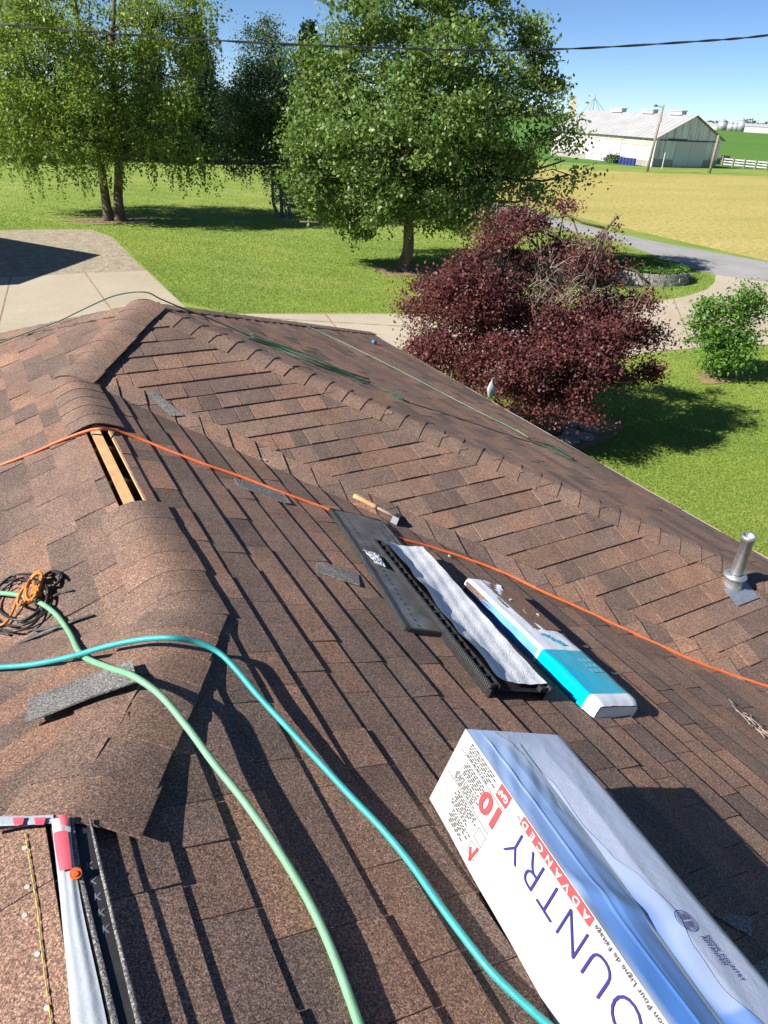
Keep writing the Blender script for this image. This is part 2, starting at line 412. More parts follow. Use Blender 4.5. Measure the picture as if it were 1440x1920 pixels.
def lay(slope, plane, pieces, v_first, lift=0.0, fold=None, seed=1, wmin=.12, wmax=.34, thick=(.0125, .0085), bev=.0012):
    """courses of shingle tabs clipped to convex pieces (plan polygons)"""
    rnd = random.Random(seed); HP = []; us = []; vs = []
    for pc in pieces:
        uvp = [plane.uv(q) for q in pc]; HP.append(halfplanes(uvp)); us += [q[0] for q in uvp]; vs += [q[1] for q in uvp]
    u0, u1, v0, v1 = min(us), max(us), min(vs), max(vs)
    k = math.floor((v0 - v_first) / EXP)
    while v_first + k * EXP < v1:
        va, vb = v_first + k * EXP, v_first + (k + 1) * EXP; u = u0 - rnd.uniform(0, .3); wob = rnd.uniform(-.003, .003)
        prev = None
        while u < u1:
            w = rnd.uniform(wmin, wmax) if rnd.random() < .8 else rnd.uniform(.35, .5)
            th = thick[0] if rnd.random() < .5 else thick[1]
            th += rnd.uniform(-.0006, .0012)
            ti = rnd.choice(TINTS); jit = rnd.uniform(.9, 1.1); tint = tuple(c * jit for c in ti)
            for hp in HP:
                poly = [(u, va - .012), (u + w - .0008, va - .012), (u + w - .0008, vb + wob), (u, vb + wob)]
                for h in hp:
                    poly = clip(poly, *h)
                    if len(poly) < 3: break
                if len(poly) < 3 or parea(poly) < .0006: continue
                parts = [(poly, None)]
                if fold:
                    a, b, c, mp = fold
                    parts = [(q, m) for q, m in ((clip(poly, a, b, c), None), (clip(poly, -a, -b, -c), mp)) if len(q) >= 3 and parea(q) > 1e-5]
                TABS.append((slope, plane, parts, va, vb, th, lift, tint, u, u + w - .0008, bev))
            u += w
        k += 1
def tab_geo(t):
    slope, plane, parts, va, vb, th, lift, tint, ua, ub, bev = t; V = []; F = []
    for poly, mp in parts:
        o = len(V); n = len(poly); top = []; bot = []
        for (u, v) in poly:
            h = lift + max(0.0, th * (v - va) / (vb - va)); hb = lift - .004
            ut = u + (bev if abs(u - ua) < 1e-6 else (-bev * .7 if abs(u - ub) < 1e-6 else 0))
            if mp: top.append(mp(ut, v, h)); bot.append(mp(u, v, hb))
            else: top.append(plane.at(ut, v, h)); bot.append(plane.at(u, v, hb))
        nn = np.zeros(3)
        for i in range(1, n - 1): nn = nn + np.cross(top[i] - top[0], top[i + 1] - top[0])
        if nn[2] < 0: top = top[::-1]; bot = bot[::-1]
        V += top + bot
        F.append(tuple(range(o, o + n)))
        F += [(o + (i + 1) % n, o + i, o + n + i, o + n + (i + 1) % n) for i in range(n)]
    return V, F
def deck(name, plan, plane, drop=.006, extra=None):
    return build(name, [plane.at(*plane.uv(q), -drop) for q in plan], [tuple(range(len(plan)))], M['under'], house)
# decks
HX1, HX4 = .062, -.055
d1 = deck('roof_slope', [(0, 0), (WX, -WX), (WX, -11), (-.475, -11), (-.475, -3.475), (0, -2.65), (0, H1), (HX1, H1), (HX1, H0), (0, H0)], S1)
d2 = deck('roof_slope', [(0, 0), (.626, .626), (EX, .626 - HW), (WX, -WX)], S2)
d3 = deck('roof_slope', [(.626, .626), (EX, .626 + HW), (EX, .626 - HW)], S3)
d4 = deck('roof_slope', [(.626, .626), (0, 0), (0, H0), (HX4, H0), (HX4, H1), (0, H1), (0, -2.65), tuple((K + VDIR * 5.47)[:2]), (-WX, .626 + HW)], S4)
d5 = deck('roof_slope', [(0, -2.65), tuple((K + VDIR * 5.47)[:2]), tuple((PP + QDIR * 25.7)[:2]), (-.475, -3.475)], S5)
d6 = deck('roof_slope', [(-.475, -3.475), tuple((PP + QDIR * 25.7)[:2]), (-4.22, tuple((PP + QDIR * 25.7)[:2])[1] - .5), (-4.22, -11), (-.475, -11)], S6)
d7 = deck('roof_slope', [(.626, .626), (EX, .626 + HW), (-WX, .626 + HW)], S7)
# slope right of the near ridge, its courses carried round the valley
va = np.array(S1.uv((0, 0))); vb = np.array(S1.uv((WX, -WX))); vd = (vb - va) / np.linalg.norm(vb - va)
vn = np.array((-vd[1], vd[0]));
if vn @ (np.array(S1.uv((0, -1))) - va) > 0: vn = -vn     # points beyond the valley
dir3 = S1.eu * vd[0] + S1.ev * vd[1]
s2perp = np.cross(S2.n, dir3); s2perp = s2perp if s2perp @ S2.eu > 0 else -s2perp
def fold_map(u, v, h):
    d = np.array((u, v)) - va; s = d @ vd; e = d @ vn; return J + dir3 * s + s2perp * e + S2.n * (h + .0015)
band = .132
def beyond(s):  # a point in S1's own plane, beyond the valley
    q = va + vd * s + vn * band; p = S1.at(*q); return (p[0], p[1])
x0 = -.2921
xs = x0 + 3 * EXP * CA
L = np.linalg.norm(vb - va)
bx = sum(beyond(0))
lay(d1, S1, [[(xs, -9.5), (WX, -9.5), (WX, bx - WX), (xs, bx - xs)],
             [(0, H0), (xs, H0), (xs, .2), (0, .2)], [(HX1, H1), (xs, H1), (xs, H0), (HX1, H0)],
             [(0, -2.65), (xs, -2.65), (xs, H1), (0, H1)],
             [(-.455, -9.5), (xs, -9.5), (xs, -2.65), (0.0, -2.65), (-.455, -3.44)]], x0 / CA, 0,
    fold=(vn[0], vn[1], vn @ va, fold_map), seed=3)
# slope that faces the viewer
lay(d2, S2, [[(.0875, .0875), (.626, .626), (EX, .626 - HW), (WX + .175, -WX)]], 1.3628 / CA, .0035, seed=5, wmin=.085, wmax=.24, thick=(.0115, .0055), bev=.0042)
# far right slope
lay(d3, S3, [[(.626, .626), (EX, .626 + HW), (EX, .626 - HW)]], .05, 0, seed=9)
# left slope
x4 = -.105
lay(d4, S4, [[(x4, -2.65 + .692 * -x4), (-WX, -2.65 + .692 * WX), (-WX, .626 + HW), (x4, 1.252 - x4)],
             [(x4, 0), (0, 0), (.626, .626), (x4, 1.252 - x4)], [(x4, H0), (0, H0), (0, 0), (x4, 0)],
             [(x4, H1), (HX4, H1), (HX4, H0), (x4, H0)], [(x4, -2.65 + .692 * -x4), (0, -2.65), (0, H1), (x4, H1)]], -x4 / CA - 5 * EXP, 0, seed=13, thick=(.0115, .0065), bev=.003)
e5p = [tuple((K + VDIR * 5.4)[:2]), tuple((PP + QDIR * 25.5)[:2])]
lay(d5, S5, [[(0, -2.65), e5p[0], e5p[1], (-.475, -3.475)]], .03, .003, seed=17)
lay(d6, S6, [[(-.512, -3.45), tuple((PP + QDIR * 12)[:2]), (-2.6, -3.0), (-2.6, -9.5), (-.512, -9.5)]], .01 + .028, .004, seed=19, wmin=.2, wmax=.4)
lay(d7, S7, [[(.626, .626), (EX, .626 + HW), (-WX, .626 + HW)]], .05, 0, seed=23)
# the 300 that show largest are parts, the others one mesh for each slope
def shown(t):
    A = 0; any_in = False
    for poly, mp in t[2]:
        q = [pix(mp(*p_, .005) if mp else t[1].at(*p_, .005)) for p_ in poly]
        if any(r_[2] < .15 for r_ in q): return 0
        cx = sum(r_[0] for r_ in q) / len(q); cy = sum(r_[1] for r_ in q) / len(q)
        if -60 < cx < 1500 and 0 < cy < 1980:
            nrm = t[1].n; c3 = t[1].at(*poly[0])
            if (CAM - c3) @ nrm > 0: A += parea([r_[:2] for r_ in q])
    return A
order = sorted(range(len(TABS)), key=lambda i: -shown(TABS[i]))
single = set(order[:300]); rest = {}
for i, t in enumerate(TABS):
    V, F = tab_geo(t)
    if i in single: build('shingle', V, F, M['shingle'], t[0], tint=t[7])
    else:
        r_ = rest.setdefault(t[0].name, ([], [], [], t[0])); o = len(r_[0])
        r_[0].extend(V); r_[1].extend(tuple(a + o for a in f) for f in F); r_[2].extend([t[7]] * len(V))
for nm, (V, F, T, par) in rest.items():
    build('shingles', V, F, M['shingle'], par, tint=np.array(T), kind='stuff')

# ridge and hip caps
def cap_run(A, B, left, right, hw=.15, lift=0.0, rr=.03, e=EXP, th=.0065, seed=1, bend=None, skip_ends=False, hwl=None, sag=0, keep=None, dropl=.75, dropr=.10):
    """caps from A to B with butts towards B; left/right are unit vectors down each slope"""
    A, B, left, right = [np.asarray(q, float) for q in (A, B, left, right)]
    rnd = random.Random(seed); Ln = np.linalg.norm(B - A); d = (B - A) / Ln; n = max(1, round(Ln / e)); e = Ln / n
    up = -(left + right); up = np.array((0, 0, 1.0)) if np.linalg.norm(up) < 1e-6 else up / np.linalg.norm(up)
    if up[2] < 0: up = -up
    ns = 15
    for k in range(n):
        s0, s1 = k * e - .018, (k + 1) * e; V = []; hj = rnd.uniform(-.006, .006); sk = rnd.uniform(-.008, .008)
        lf = rnd.uniform(0, th * .4)
        for bot in (0, 1):
            for i, s in enumerate((s0, (s0 + s1) / 2, s1)):
                hh0 = (.001, th * .5, th + lf)[i] - (.006 if bot else 0)
                for j in range(ns):
                    w_l, w_r = (hwl or hw) + hj, hw + hj; q = -1 + 2 * j / (ns - 1); x = q * (w_l if q < 0 else w_r)
                    hh = hh0 + .006 + (lift - .006) * (1 - (dropl if q < 0 else dropr) * q * q); a = math.sqrt(x * x + rr * rr) - rr * .55
                    p = A + d * (s + sk * q) + (right - left) / 2 * x + (right + left) / 2 * a + up * hh
                    V.append(p)
        F = []; m = 3 * ns
        for i in range(2):
            for j in range(ns - 1):
                F.append((i * ns + j, i * ns + j + 1, (i + 1) * ns + j + 1, (i + 1) * ns + j))
        for j in range(ns - 1): F.append((2 * ns + j, 2 * ns + j + 1, m + 2 * ns + j + 1, m + 2 * ns + j))
        for i in range(2):
            F.append((i * ns, (i + 1) * ns, m + (i + 1) * ns, m + i * ns)); F.append((i * ns + ns - 1, m + i * ns + ns - 1, m + (i + 1) * ns + ns - 1, (i + 1) * ns + ns - 1))
        for j in range(ns - 1): F.append((j, m + j, m + j + 1, j + 1))
        nt_ = 2 * (ns - 1); V = V + list(V); F = F[:nt_] + [tuple(a + 2 * m for a in f) for f in F[nt_:]]
        ti = rnd.choice(TINTS[:8]); ti = tuple(.5 + .5 * c for c in ti); jt = rnd.uniform(.92, 1.08)
        o = build('ridge_cap', V, F, M['shingle'], house, tint=tuple(c * jt for c in ti))
        po = np.zeros(len(F), bool); po[:2 * (ns - 1)] = True; o.data.polygons.foreach_set('use_smooth', po)
def vent_strip(A, B, left, right, hw=.115, z0=.004, z1=.016):
    A, B, left, right = [np.asarray(q, float) for q in (A, B, left, right)]
    up = np.array((0, 0, 1.0)); mb = MB()
    for dv in (left, right):
        n = np.cross(dv, B - A); n /= np.linalg.norm(n); n = n if n[2] > 0 else -n
        a0 = dv * .03; a1 = dv * hw
        c = [A + a0 + n * z0, B + a0 + n * z0, B + a1 + n * z0, A + a1 + n * z0]; c2 = [q + n * (z1 - z0) for q in c]
        mb.add(c + c2, [(3, 2, 1, 0), (4, 5, 6, 7), (0, 1, 5, 4), (1, 2, 6, 5), (2, 3, 7, 6), (3, 0, 4, 7)])
        cnt = int(np.linalg.norm(B - A) / .02); dd = (B - A) / np.linalg.norm(B - A)
        for i in range(cnt):
            mb.box(A + dd * (i + .5) * .02 + dv * (hw + .004) + n * (z0 + z1) / 2, dd * .005, dv * .005, n * (z1 - z0) * .45)
    mb.build('ridge_vent', M['black'], house)
def down(plane, d):
    d = np.asarray(d, float) / np.linalg.norm(d); q = np.cross(plane.n, d); return q if q[2] < 0 else -q
DM = np.array((0, -1.0, 0))
l4, r1 = down(S4, DM), down(S1, DM)
cap_run(J + (0, -.01, .0), (0, H0 - .01, Z0), l4, r1, .15, .024, .06, seed=2, th=.004, dropr=.35)
vent_strip(J + (0, -.05, 0), np.array((0, H0 + .01, Z0)), l4, r1)
cap_run((0, H1 + .02, Z0), (0, -2.66, Z0), l4, r1, .155, .018, .085, seed=4, th=.0022, dropr=.65)
vent_strip(np.array((0, H1 - .01, Z0)), K, l4, r1, .11, .001, .008)
dh = J - APX; dh2 = np.cross(S2.n, dh); lh, rh = down(S4, dh), down(S2, dh)
cap_run(APX, J + (-.01, -.05, -.002), lh, rh, .155, .030, .06, seed=6, th=.005, dropl=.7, dropr=.35)
vent_strip(APX, J, lh, rh)
DR = np.array((EX, .626 - HW, EAVE_Z)) - APX
lr, rr_ = down(S3, DR), down(S2, DR)
cap_run(APX, APX + DR, lr, rr_, .14, .007, .03, seed=8)
DF = np.array((EX, .626 + HW, EAVE_Z)) - APX
cap_run(APX, APX + DF, down(S7, DF), down(S3, DF), .13, .007, .03, seed=10)
DL = np.array((-WX, .626 + HW, EAVE_Z)) - APX
cap_run(APX, APX + DL, down(S7, DL), down(S4, DL), .14, .007, .03, seed=12)
DK = K - PP
lk, rk = down(S5, DK), down(S1, DK)
cap_run(K + (.01, .04, .000), PP + (0.01, -.03, .010), lk, rk, .15, .014, .10, seed=14, th=.0035, hwl=.17, dropr=.75)
vent_strip(PP * .8 + K * .2, K, lk, rk, .11, .001, .006)
# timber in the slot
mb = MB().abox(-.030, .016, H1 - .3, H0 + .3, Z0 - .26, Z0 - .022); mb.build('ridge_board', M['wood'], house)
for y in (-1.02, -1.42, -.62, -1.98):
    for s in (-1, 1):
        dv = np.array((s * CA, 0, -SA)); n = np.array((s * SA, 0, CA))
        MB().box(np.array((0, y, Z0)) + dv * 1.2 - n * .115, dv * 1.18, (0, .019, 0), n * .07).build('rafter', M['wood'], house)
for s, hx in ((1, HX1), (-1, HX4)):
    dv = np.array((s * CA, 0, -SA)); n = np.array((s * SA, 0, CA)); c = np.array((hx, (H0 + H1) / 2, Z0 - abs(hx) * TT))
    MB().box(c + dv * .014 - n * .012, dv * .013, (0, (H0 - H1) / 2, 0), n * .0055).build('deck_edge', M['wood'], house)
# eaves, walls
def edge(a, b, name, mat, w=.05, h=.13, out=(1, 0)):
    a, b = np.array(a, float), np.array(b, float); o = np.array((out[0], out[1], 0.0)); d = (b - a) / 2
    MB().box((a + b) / 2 + o * .012 - np.array((0, 0, h / 2 + .004)), d, o * .012, (0, 0, h / 2)).build(name, M[mat], house)
edge((EX, .626 - HW, EAVE_Z), (EX, .626 + HW, EAVE_Z), 'drip_edge', 'tan', out=(1, 0))
edge((WX, -11, EAVE_Z), (WX, -WX, EAVE_Z), 'drip_edge', 'tan', out=(1, 0))
edge((WX + .03, -WX, EAVE_Z), (EX, -WX, EAVE_Z), 'drip_edge', 'tan', out=(0, -1))
edge((-WX, .626 + HW, EAVE_Z), (EX, .626 + HW, EAVE_Z), 'drip_edge', 'tan', out=(0, 1))
edge((-WX, -.3, EAVE_Z), (-WX, .626 + HW, EAVE_Z), 'drip_edge', 'tan', out=(-1, 0))
foot = [(EX - .45, .626 + HW - .45), (EX - .45, -WX + .45), (WX - .45, -WX + .45), (WX - .45, -10.6), (-3.8, -10.6), (-3.8, -1.5), (-WX + .45, -1.5), (-WX + .45, .626 + HW - .45)]
nfp = len(foot); V = [(x, y, 0.0) for x, y in foot] + [(x, y, EAVE_Z + .12) for x, y in foot]
build('wall', V, [(i, nfp + i, nfp + (i + 1) % nfp, (i + 1) % nfp) for i in range(nfp)] + [tuple(range(nfp))], M['brick'], house)
V = [(x * 1.0, y, EAVE_Z - .10) for x, y in [(EX, .626 + HW), (EX, -WX), (WX, -WX), (WX, -11), (-4.22, -11), (-4.22, -.8), (-WX, -.8), (-WX, .626 + HW)]]
build('soffit', V, [tuple(range(8))], M['tan'], house)
# plumbing vent
pb = S2.px(1372, 1098); ptop = pb + np.array((0, 0, .36))
mb = MB(); ring = [(0, .038), (.37, .038), (.371, .043), (.40, .043), (.40, .034), (.34, .034)]
V = []; F = []; nn = 20
for i, (zz, rr0) in enumerate(ring):
    for j in range(nn): a = 2 * math.pi * j / nn; V.append(pb + np.array((rr0 * math.cos(a), rr0 * math.sin(a), zz - .02)))
F = [(i * nn + j, i * nn + (j + 1) % nn, (i + 1) * nn + (j + 1) % nn, (i + 1) * nn + j) for i in range(len(ring) - 1) for j in range(nn)]
pipe = build('vent_pipe', V, F, M['galv'], house, smooth=True, label='galvanised vent pipe')
V = []
for i, (zz, rr0) in enumerate([(-.03, .064), (.03, .057), (.06, .050), (.075, .072), (.086, .072), (.096, .041)]):
    for j in range(nn): a = 2 * math.pi * j / nn; V.append(pb + np.array((rr0 * math.cos(a), rr0 * math.sin(a), zz)))
build('collar', V, [(i * nn + j, i * nn + (j + 1) % nn, (i + 1) * nn + (j + 1) % nn, (i + 1) * nn + j) for i in range(5) for j in range(nn)], M['galv'], pipe, smooth=True)
fu, fv = (pb - S2.O) @ S2.eu, (pb - S2.O) @ S2.ev
MB().box(S2.at(fu + .005, fv + .075, .016), S2.eu * .105, S2.ev * .065, S2.n * .0012).build('flashing', M['flash'], pipe)

print('tabs', len(TABS))
# ------------------------------------------------------------------ gear on the roof
def lettering(name, txt, size, org, right, up, mat, parent, bold=0.0, spacing=1.0, fit=None, lift=.0008, conform=None):
    cu = bpy.data.curves.new(name, 'FONT'); cu.body = txt; cu.size = size; cu.offset = bold; cu.space_character = spacing
    cu.resolution_u = 4
    o = bpy.data.objects.new(name, cu); COL.objects.link(o)
    me = bpy.data.meshes.new_from_object(o.evaluated_get(bpy.context.evaluated_depsgraph_get()))
    bpy.data.objects.remove(o); bpy.data.curves.remove(cu)
    V = np.array([v.co[:] for v in me.vertices]); F = [tuple(p.vertices) for p in me.polygons]; bpy.data.meshes.remove(me)
    right, up = np.asarray(right, float), np.asarray(up, float); n = np.cross(right, up)
    k = 1.0 if fit is None else fit / (V[:, 0].max() - V[:, 0].min())
    if conform: return build(name, [conform((q[0] - V[:, 0].min()) * k, q[1]) for q in V], F, mat, parent)
    W = np.asarray(org, float) + np.outer((V[:, 0] - V[:, 0].min()) * k, right) + np.outer(V[:, 1], up) + n * lift
    return build(name, W, F, mat, parent)
M['ink'] = plain('navy_ink', (.035, .03, .20), .5, (.03, .025, .17), 40)
M['inkblack'] = plain('black_ink', (.05, .05, .055), .6)
M['red'] = plain('red_ink', (.72, .07, .075), .5, (.66, .06, .065), 30)
M['carton'] = plain('white_carton', (.50, .50, .495), .5, (.455, .45, .435), 6, bmp=.12, bscale=25, bdist=.02)
M['cartontop'] = plain('glossy_carton', (.43, .48, .60), .35, (.38, .44, .57), 7, bmp=.15, bscale=18, bdist=.02)
m, nt, b = newmat('blue_print'); at = N(nt, 'ShaderNodeAttribute', attribute_name='tint'); nt.links.new(at.outputs['Color'], b.inputs['Base Color']); b.inputs['Roughness'].default_value = .3
M['blueprint'] = m
M['tape'] = plain('packing_tape', (.60, .64, .66), .22, (.50, .56, .64), 12)
# --- carton
BA = S1.at(-3.558, .464, .012); ph = -.129
bl = S1.eu * -math.cos(ph) + S1.ev * math.sin(ph); bw = S1.ev * math.cos(ph) + S1.eu * math.sin(ph); bn = S1.n
BL_, BW_, BH_ = 1.30, .385, .253
def bp(s, w, h): return BA + bl * s + bw * w + bn * h
carton = thing('carton', 'long white and blue cardboard carton of ridge vents lying on the shingles', 'box', bp(.65, .19, 0))
def panel(name, fn, nu, nv, mat, par, tint=None, smooth=True):
    V = [fn(i / (nu - 1), j / (nv - 1)) for i in range(nu) for j in range(nv)]
    T = None if tint is None else np.array([tint(i / (nu - 1), j / (nv - 1)) for i in range(nu) for j in range(nv)])
    return build(name, V, grid_faces(nu, nv), mat, par, smooth=smooth, tint=T)
def wr(a, b, s=1.0): return s * (math.sin(a * 31 + 3 * math.sin(b * 17)) * math.sin(b * 23 + 2 * math.sin(a * 11)))
def topz(s, w):
    e = min(1, s / .05) * min(1, w / .02) * min(1, (BW_ - w) / .03)
    cr = -.013 * max(0, 1 - abs(w - (.165 + .012 * math.sin(s * 5))) / .075) * min(1, s / .2) + .0022 * max(0, 1 - abs(w - .05 - .03 * s) / .006)
    fold = .006 * math.exp(-((s - .50 - w * .5) / .03) ** 2) * (1 if w < .16 else .2)
    rnd_ = -.016 * max(0, (w - BW_ + .045) / .045) ** 2
    return BH_ + e * (cr + fold + wr(s * .7, w * 1.4, .0007) + (.0010 * math.sin(s * 60 + w * 90) if s < .28 and w < .15 else 0)) + rnd_ + .0015 * math.sin(s * 9) * e
panel('side_panel', lambda i, j: bp(BL_ * i, -.0008 * math.sin(i * 9) * math.sin(math.pi * j), BH_ * j + .002 * math.sin(i * 23) * (1 - j)), 60, 10, M['carton'], carton)
panel('side_panel', lambda i, j: bp(BL_ * i, BW_, (BH_ - .016) * j), 10, 4, M['cartontop'], carton)
panel('end_panel', lambda i, j: bp(-.002 * math.sin(i * 9), BW_ * i, topz(0, BW_ * i) * j), 30, 6, M['cartontop'], carton)
panel('end_panel', lambda i, j: bp(BL_, BW_ * i, topz(BL_, BW_ * i) * j), 30, 6, M['cartontop'], carton)
top = panel('top_flap', lambda i, j: bp(BL_ * i, BW_ * j, topz(BL_ * i, BW_ * j)), 110, 78, M['cartontop'], carton)
panel('bottom_panel', lambda i, j: bp(BL_ * i, BW_ * j, 0), 3, 3, M['carton'], carton)
def swoosh(s):
    pts = [(0, .10), (.06, .14), (.13, .17), (.2, .19), (.32, .185), (.42, .20), (.5, .235), (.58, .255), (.68, .225), (.76, .215), (.86, .25), (1.0, .30), (1.3, .33)]
    for (a, c), (b_, d) in zip(pts, pts[1:]):
        if a <= s <= b_: t = (s - a) / (b_ - a); t = t * t * (3 - 2 * t); return c + (d - c) * t
    return .3
def btint(i, j):
    s = i; k = max(0, min(1, s / .55)); e = j
    lightc = np.array((.42, .56, .80)); dk = np.array((.10, .27, .68)); c = lightc * (1 - k) + dk * k
    pale = max(0, min(1, (e - .62) / .2)) * (.75 if s < .62 else .25); c = c * (1 - pale) + np.array((.50, .58, .74)) * pale
    rim = 1 - min(1, e / .09); c = c * (1 - rim) + np.array((.40, .50, .66)) * rim
    return c * (1 + .05 * math.sin(s * 40 + e * 8))
panel('blue_graphic', lambda i, j: bp(.004 + (BL_ - .008) * i, .003 + (swoosh(BL_ * i) - .003) * j, topz(BL_ * i, .003 + (swoosh(BL_ * i) - .003) * j) + .0016), 110, 60, M['blueprint'], top, tint=btint)
panel('tape', lambda i, j: bp(.05 + (BL_ - .06) * i, .150 + .014 * j + .012 * math.sin(i * 7), topz(.05 + (BL_ - .06) * i, .15 + .014 * j + .012 * math.sin(i * 7)) + .0022), 90, 4, M['tape'], top)
fr, fu_ = -bl, -bn                     # lettering on the side runs towards the far end, upside down
def fo(s, h): return bp(s, -.0032, h)
lettering('lettering', 'COUNTRY', .112, fo(.862, .216), fr, fu_, M['ink'], carton, -.0022, 1.12, .560)
lettering('lettering', 'SNOW', .112, fo(1.26, .216), fr, fu_, M['ink'], carton, -.0022, 1.12, .34)
def slab(s0, s1, h0, h1, mat, off=0, par=carton, name='print_block'):
    c = [fo(s0, h0), fo(s1, h0), fo(s1, h1), fo(s0, h1)]; c = [q - bw * off for q in c]
    o = build(name, c, [(0, 3, 2, 1)], mat, par); return o
slab(.308, .583, .227, .2515, M['red'])
lettering('lettering', 'ADVANCED', .0235, fo(.576, .247) - bw * .0008, fr, fu_, M['white'], carton, .0004, 1.9, .262)
lettering('lettering', '10', .078, fo(.245, .198), fr, fu_, M['red'], carton, .003, 1.0, .082)
slab(.202, .250, .214, .2515, M['red'])
lettering('lettering', 'GAF', .022, fo(.247, .241) - bw * .0008, fr, fu_, M['white'], carton, .0007, 1.0, .040)
lettering('lettering', 'TM', .011, fo(.306, .2405), fr, fu_, M['inkblack'], carton, 0, 1.0)
lettering('lettering', "\u00c9vents d'\u00c9vacuation Pour Ligne de Fa\u00eetage", .0165, fo(.93, .2475), fr, fu_, M['inkblack'], carton, .0001, 1.05, .338)
for s0, s1, hh in ((.022, .245, .2045), (.014, .242, .120)): slab(s0, s1, hh, hh + .0012, M['inkblack'], name='rule')
def outline(s0, s1, h0, h1, t=.0011):
    for a in ((s0, s1, h0, h0 + t), (s0, s1, h1 - t, h1), (s0, s0 + t, h0 + t, h1 - t), (s1 - t, s1, h0 + t, h1 - t)): slab(*a, M['inkblack'], name='tick_box')
outline(.205, .242, .075, .108); outline(.205, .242, .030, .063)
for (a, b_) in (((.232, .02), (.212, .048)), ((.236, .068), (.228, .018))):
    p0, p1 = fo(*a), fo(*b_); d = (p1 - p0) / np.linalg.norm(p1 - p0); q = np.cross(d, -bw) * .0035
    build('tick_mark', [p0 - q - bw * .001, p1 - q - bw * .001, p1 + q - bw * .001, p0 + q - bw * .001], [(0, 1, 2, 3)], M['red'], carton)
rn = random.Random(5)
fine = MB()
M['inkfine'] = plain('fine_ink', (.012, .012, .014), .7)
def para(s0, s1, h0, h1, dh, rag):
    hh = h0
    while hh < h1:
        s = s0 + rn.uniform(0, rag * .3); e = s1 - rn.uniform(0, rag)
        while s < e:
            w = rn.uniform(.005, .016); c = [fo(s, hh), fo(s + w, hh), fo(s + w, hh + dh * .34), fo(s, hh + dh * .34)]
            fine.add([q - bw * .0006 for q in c], [(0, 3, 2, 1)]); s += w + .0035
        hh += dh
para(.045, .19, .209, .244, .0068, .04); para(.045, .165, .126, .155, .0062, .03); para(.06, .17, .160, .198, .0066, .03)
para(.09, .195, .028, .064, .0066, .05); para(.075, .195, .072, .112, .0066, .05)
fine.build('fine_print', M['inkfine'], carton)
# top emblem and stamp
def tp_(s, w, l=.0018): return bp(s, w, topz(s, w) + l)
em = MB()
for r0, r1 in ((.0275, .0255), (.0225, .0212), (.0185, .0175)):
    k = 40; V = [tp_(.613 + r_ * math.cos(2 * math.pi * q / k), .262 + r_ * math.sin(2 * math.pi * q / k)) for r_ in (r0, r1) for q in range(k)]
    em.add(V, [(q, (q + 1) % k, k + (q + 1) % k, k + q) for q in range(k)])
for q in range(-3, 4):
    y = q * .0044; hl = math.sqrt(max(0, .0165 ** 2 - y * y))
    for sg in (-1, 1):
        a, c = .613 + sg * hl * .12, .613 + sg * hl
        em.add([tp_(a, .262 + y), tp_(c, .262 + y), tp_(c, .2635 + y + .001), tp_(a, .2635 + y + .001)], [(0, 1, 2, 3)])
em.build('emblem', M['ink'], carton)
for txt, s, w in (('SNOW COUNTRY', .652, .282), ('ADVANCED', .652, .266)):
    lettering('lettering', txt, .0165, None, bl, bw, M['ink'], carton, .0004, 1.1, .105 if 'S' == txt[0] else .068, conform=lambda a, b2, s=s, w=w: tp_(s + a, w + b2, .0026))
# --- two ridge vent lengths
def vent(name, label, TL, TR, BL, BR, h0, mat, group):
    TL, TR, BL, BR = [np.array(q) for q in (TL, TR, BL, BR)]
    def at(i, j, h=0):   # i along length, j across
        q = (TL * (1 - j) + TR * j) * (1 - i) + (BL * (1 - j) + BR * j) * i; return S1.at(q[1], q[0], h)
    v = thing(name, label, 'roof vent', at(.5, .5, 0), group); return v, at
v1, at1 = vent('ridge_vent_strip', 'black plastic ridge vent strip lying face up beside the hammer', (1.153, -1.515), (1.478, -1.561), (.940, -2.69), (1.265, -2.736), 0, None, None)
def bow(i): return .010 * math.sin(math.pi * i)
panel('vent_sheet', lambda i, j: at1(i, .04 + .92 * j, .026 + bow(i) + .004 * math.sin(math.pi * j) + .0012 * math.sin(i * 50)), 60, 9, M['vent_top'], v1)
M['teeth'] = plain('louvre_plastic', (.085, .085, .088), .35, (.05, .05, .052), 30)
def comb(par, at, j0, h0, h1, bowf=None, n=105, out=.03):
    mb = MB()
    for k in range(n):
        i = (k + .5) / n; b0 = bowf(i) if bowf else 0
        p = (at(i, j0, h0 + b0) + at(i, j0, h1 + b0)) / 2; q = (at(i, j0 + out, 0) - at(i, j0, 0)) / 2; l = (at(min(1, i + .0026), j0, 0) - at(max(0, i - .0026), j0, 0)) / 2
        mb.box(p + q * .5, l, q, S1.n * (h1 - h0) / 2)
    for k in range(20):
        i0, i1 = k / 20, (k + 1) / 20; b0 = bowf((i0 + i1) / 2) if bowf else 0
        c = (at(i0, j0, 0) + at(i1, j0, 0)) / 2 + S1.n * ((h0 + h1) / 2 + b0); l = (at(i1, j0, 0) - at(i0, j0, 0)) / 2; q = (at(i0, j0 + .02, 0) - at(i0, j0, 0)) / 2
        mb.box(c, l, q, S1.n * (h1 - h0) * .35)
    mb.build('louvre_edge', M['teeth'], par)
comb(v1, at1, .0, .008, .034, bow, out=-.042); comb(v1, at1, 1.0, .008, .034, bow, out=.042)
for i in (0, 1):
    mb = MB(); a, c = at1(i, .02, .020), at1(i, .98, .020); mb.box((a + c) / 2, (c - a) / 2, (at1(.006, 0) - at1(0, 0)), S1.n * .010); mb.build('end_rib', M['black'], v1)
mb = MB()
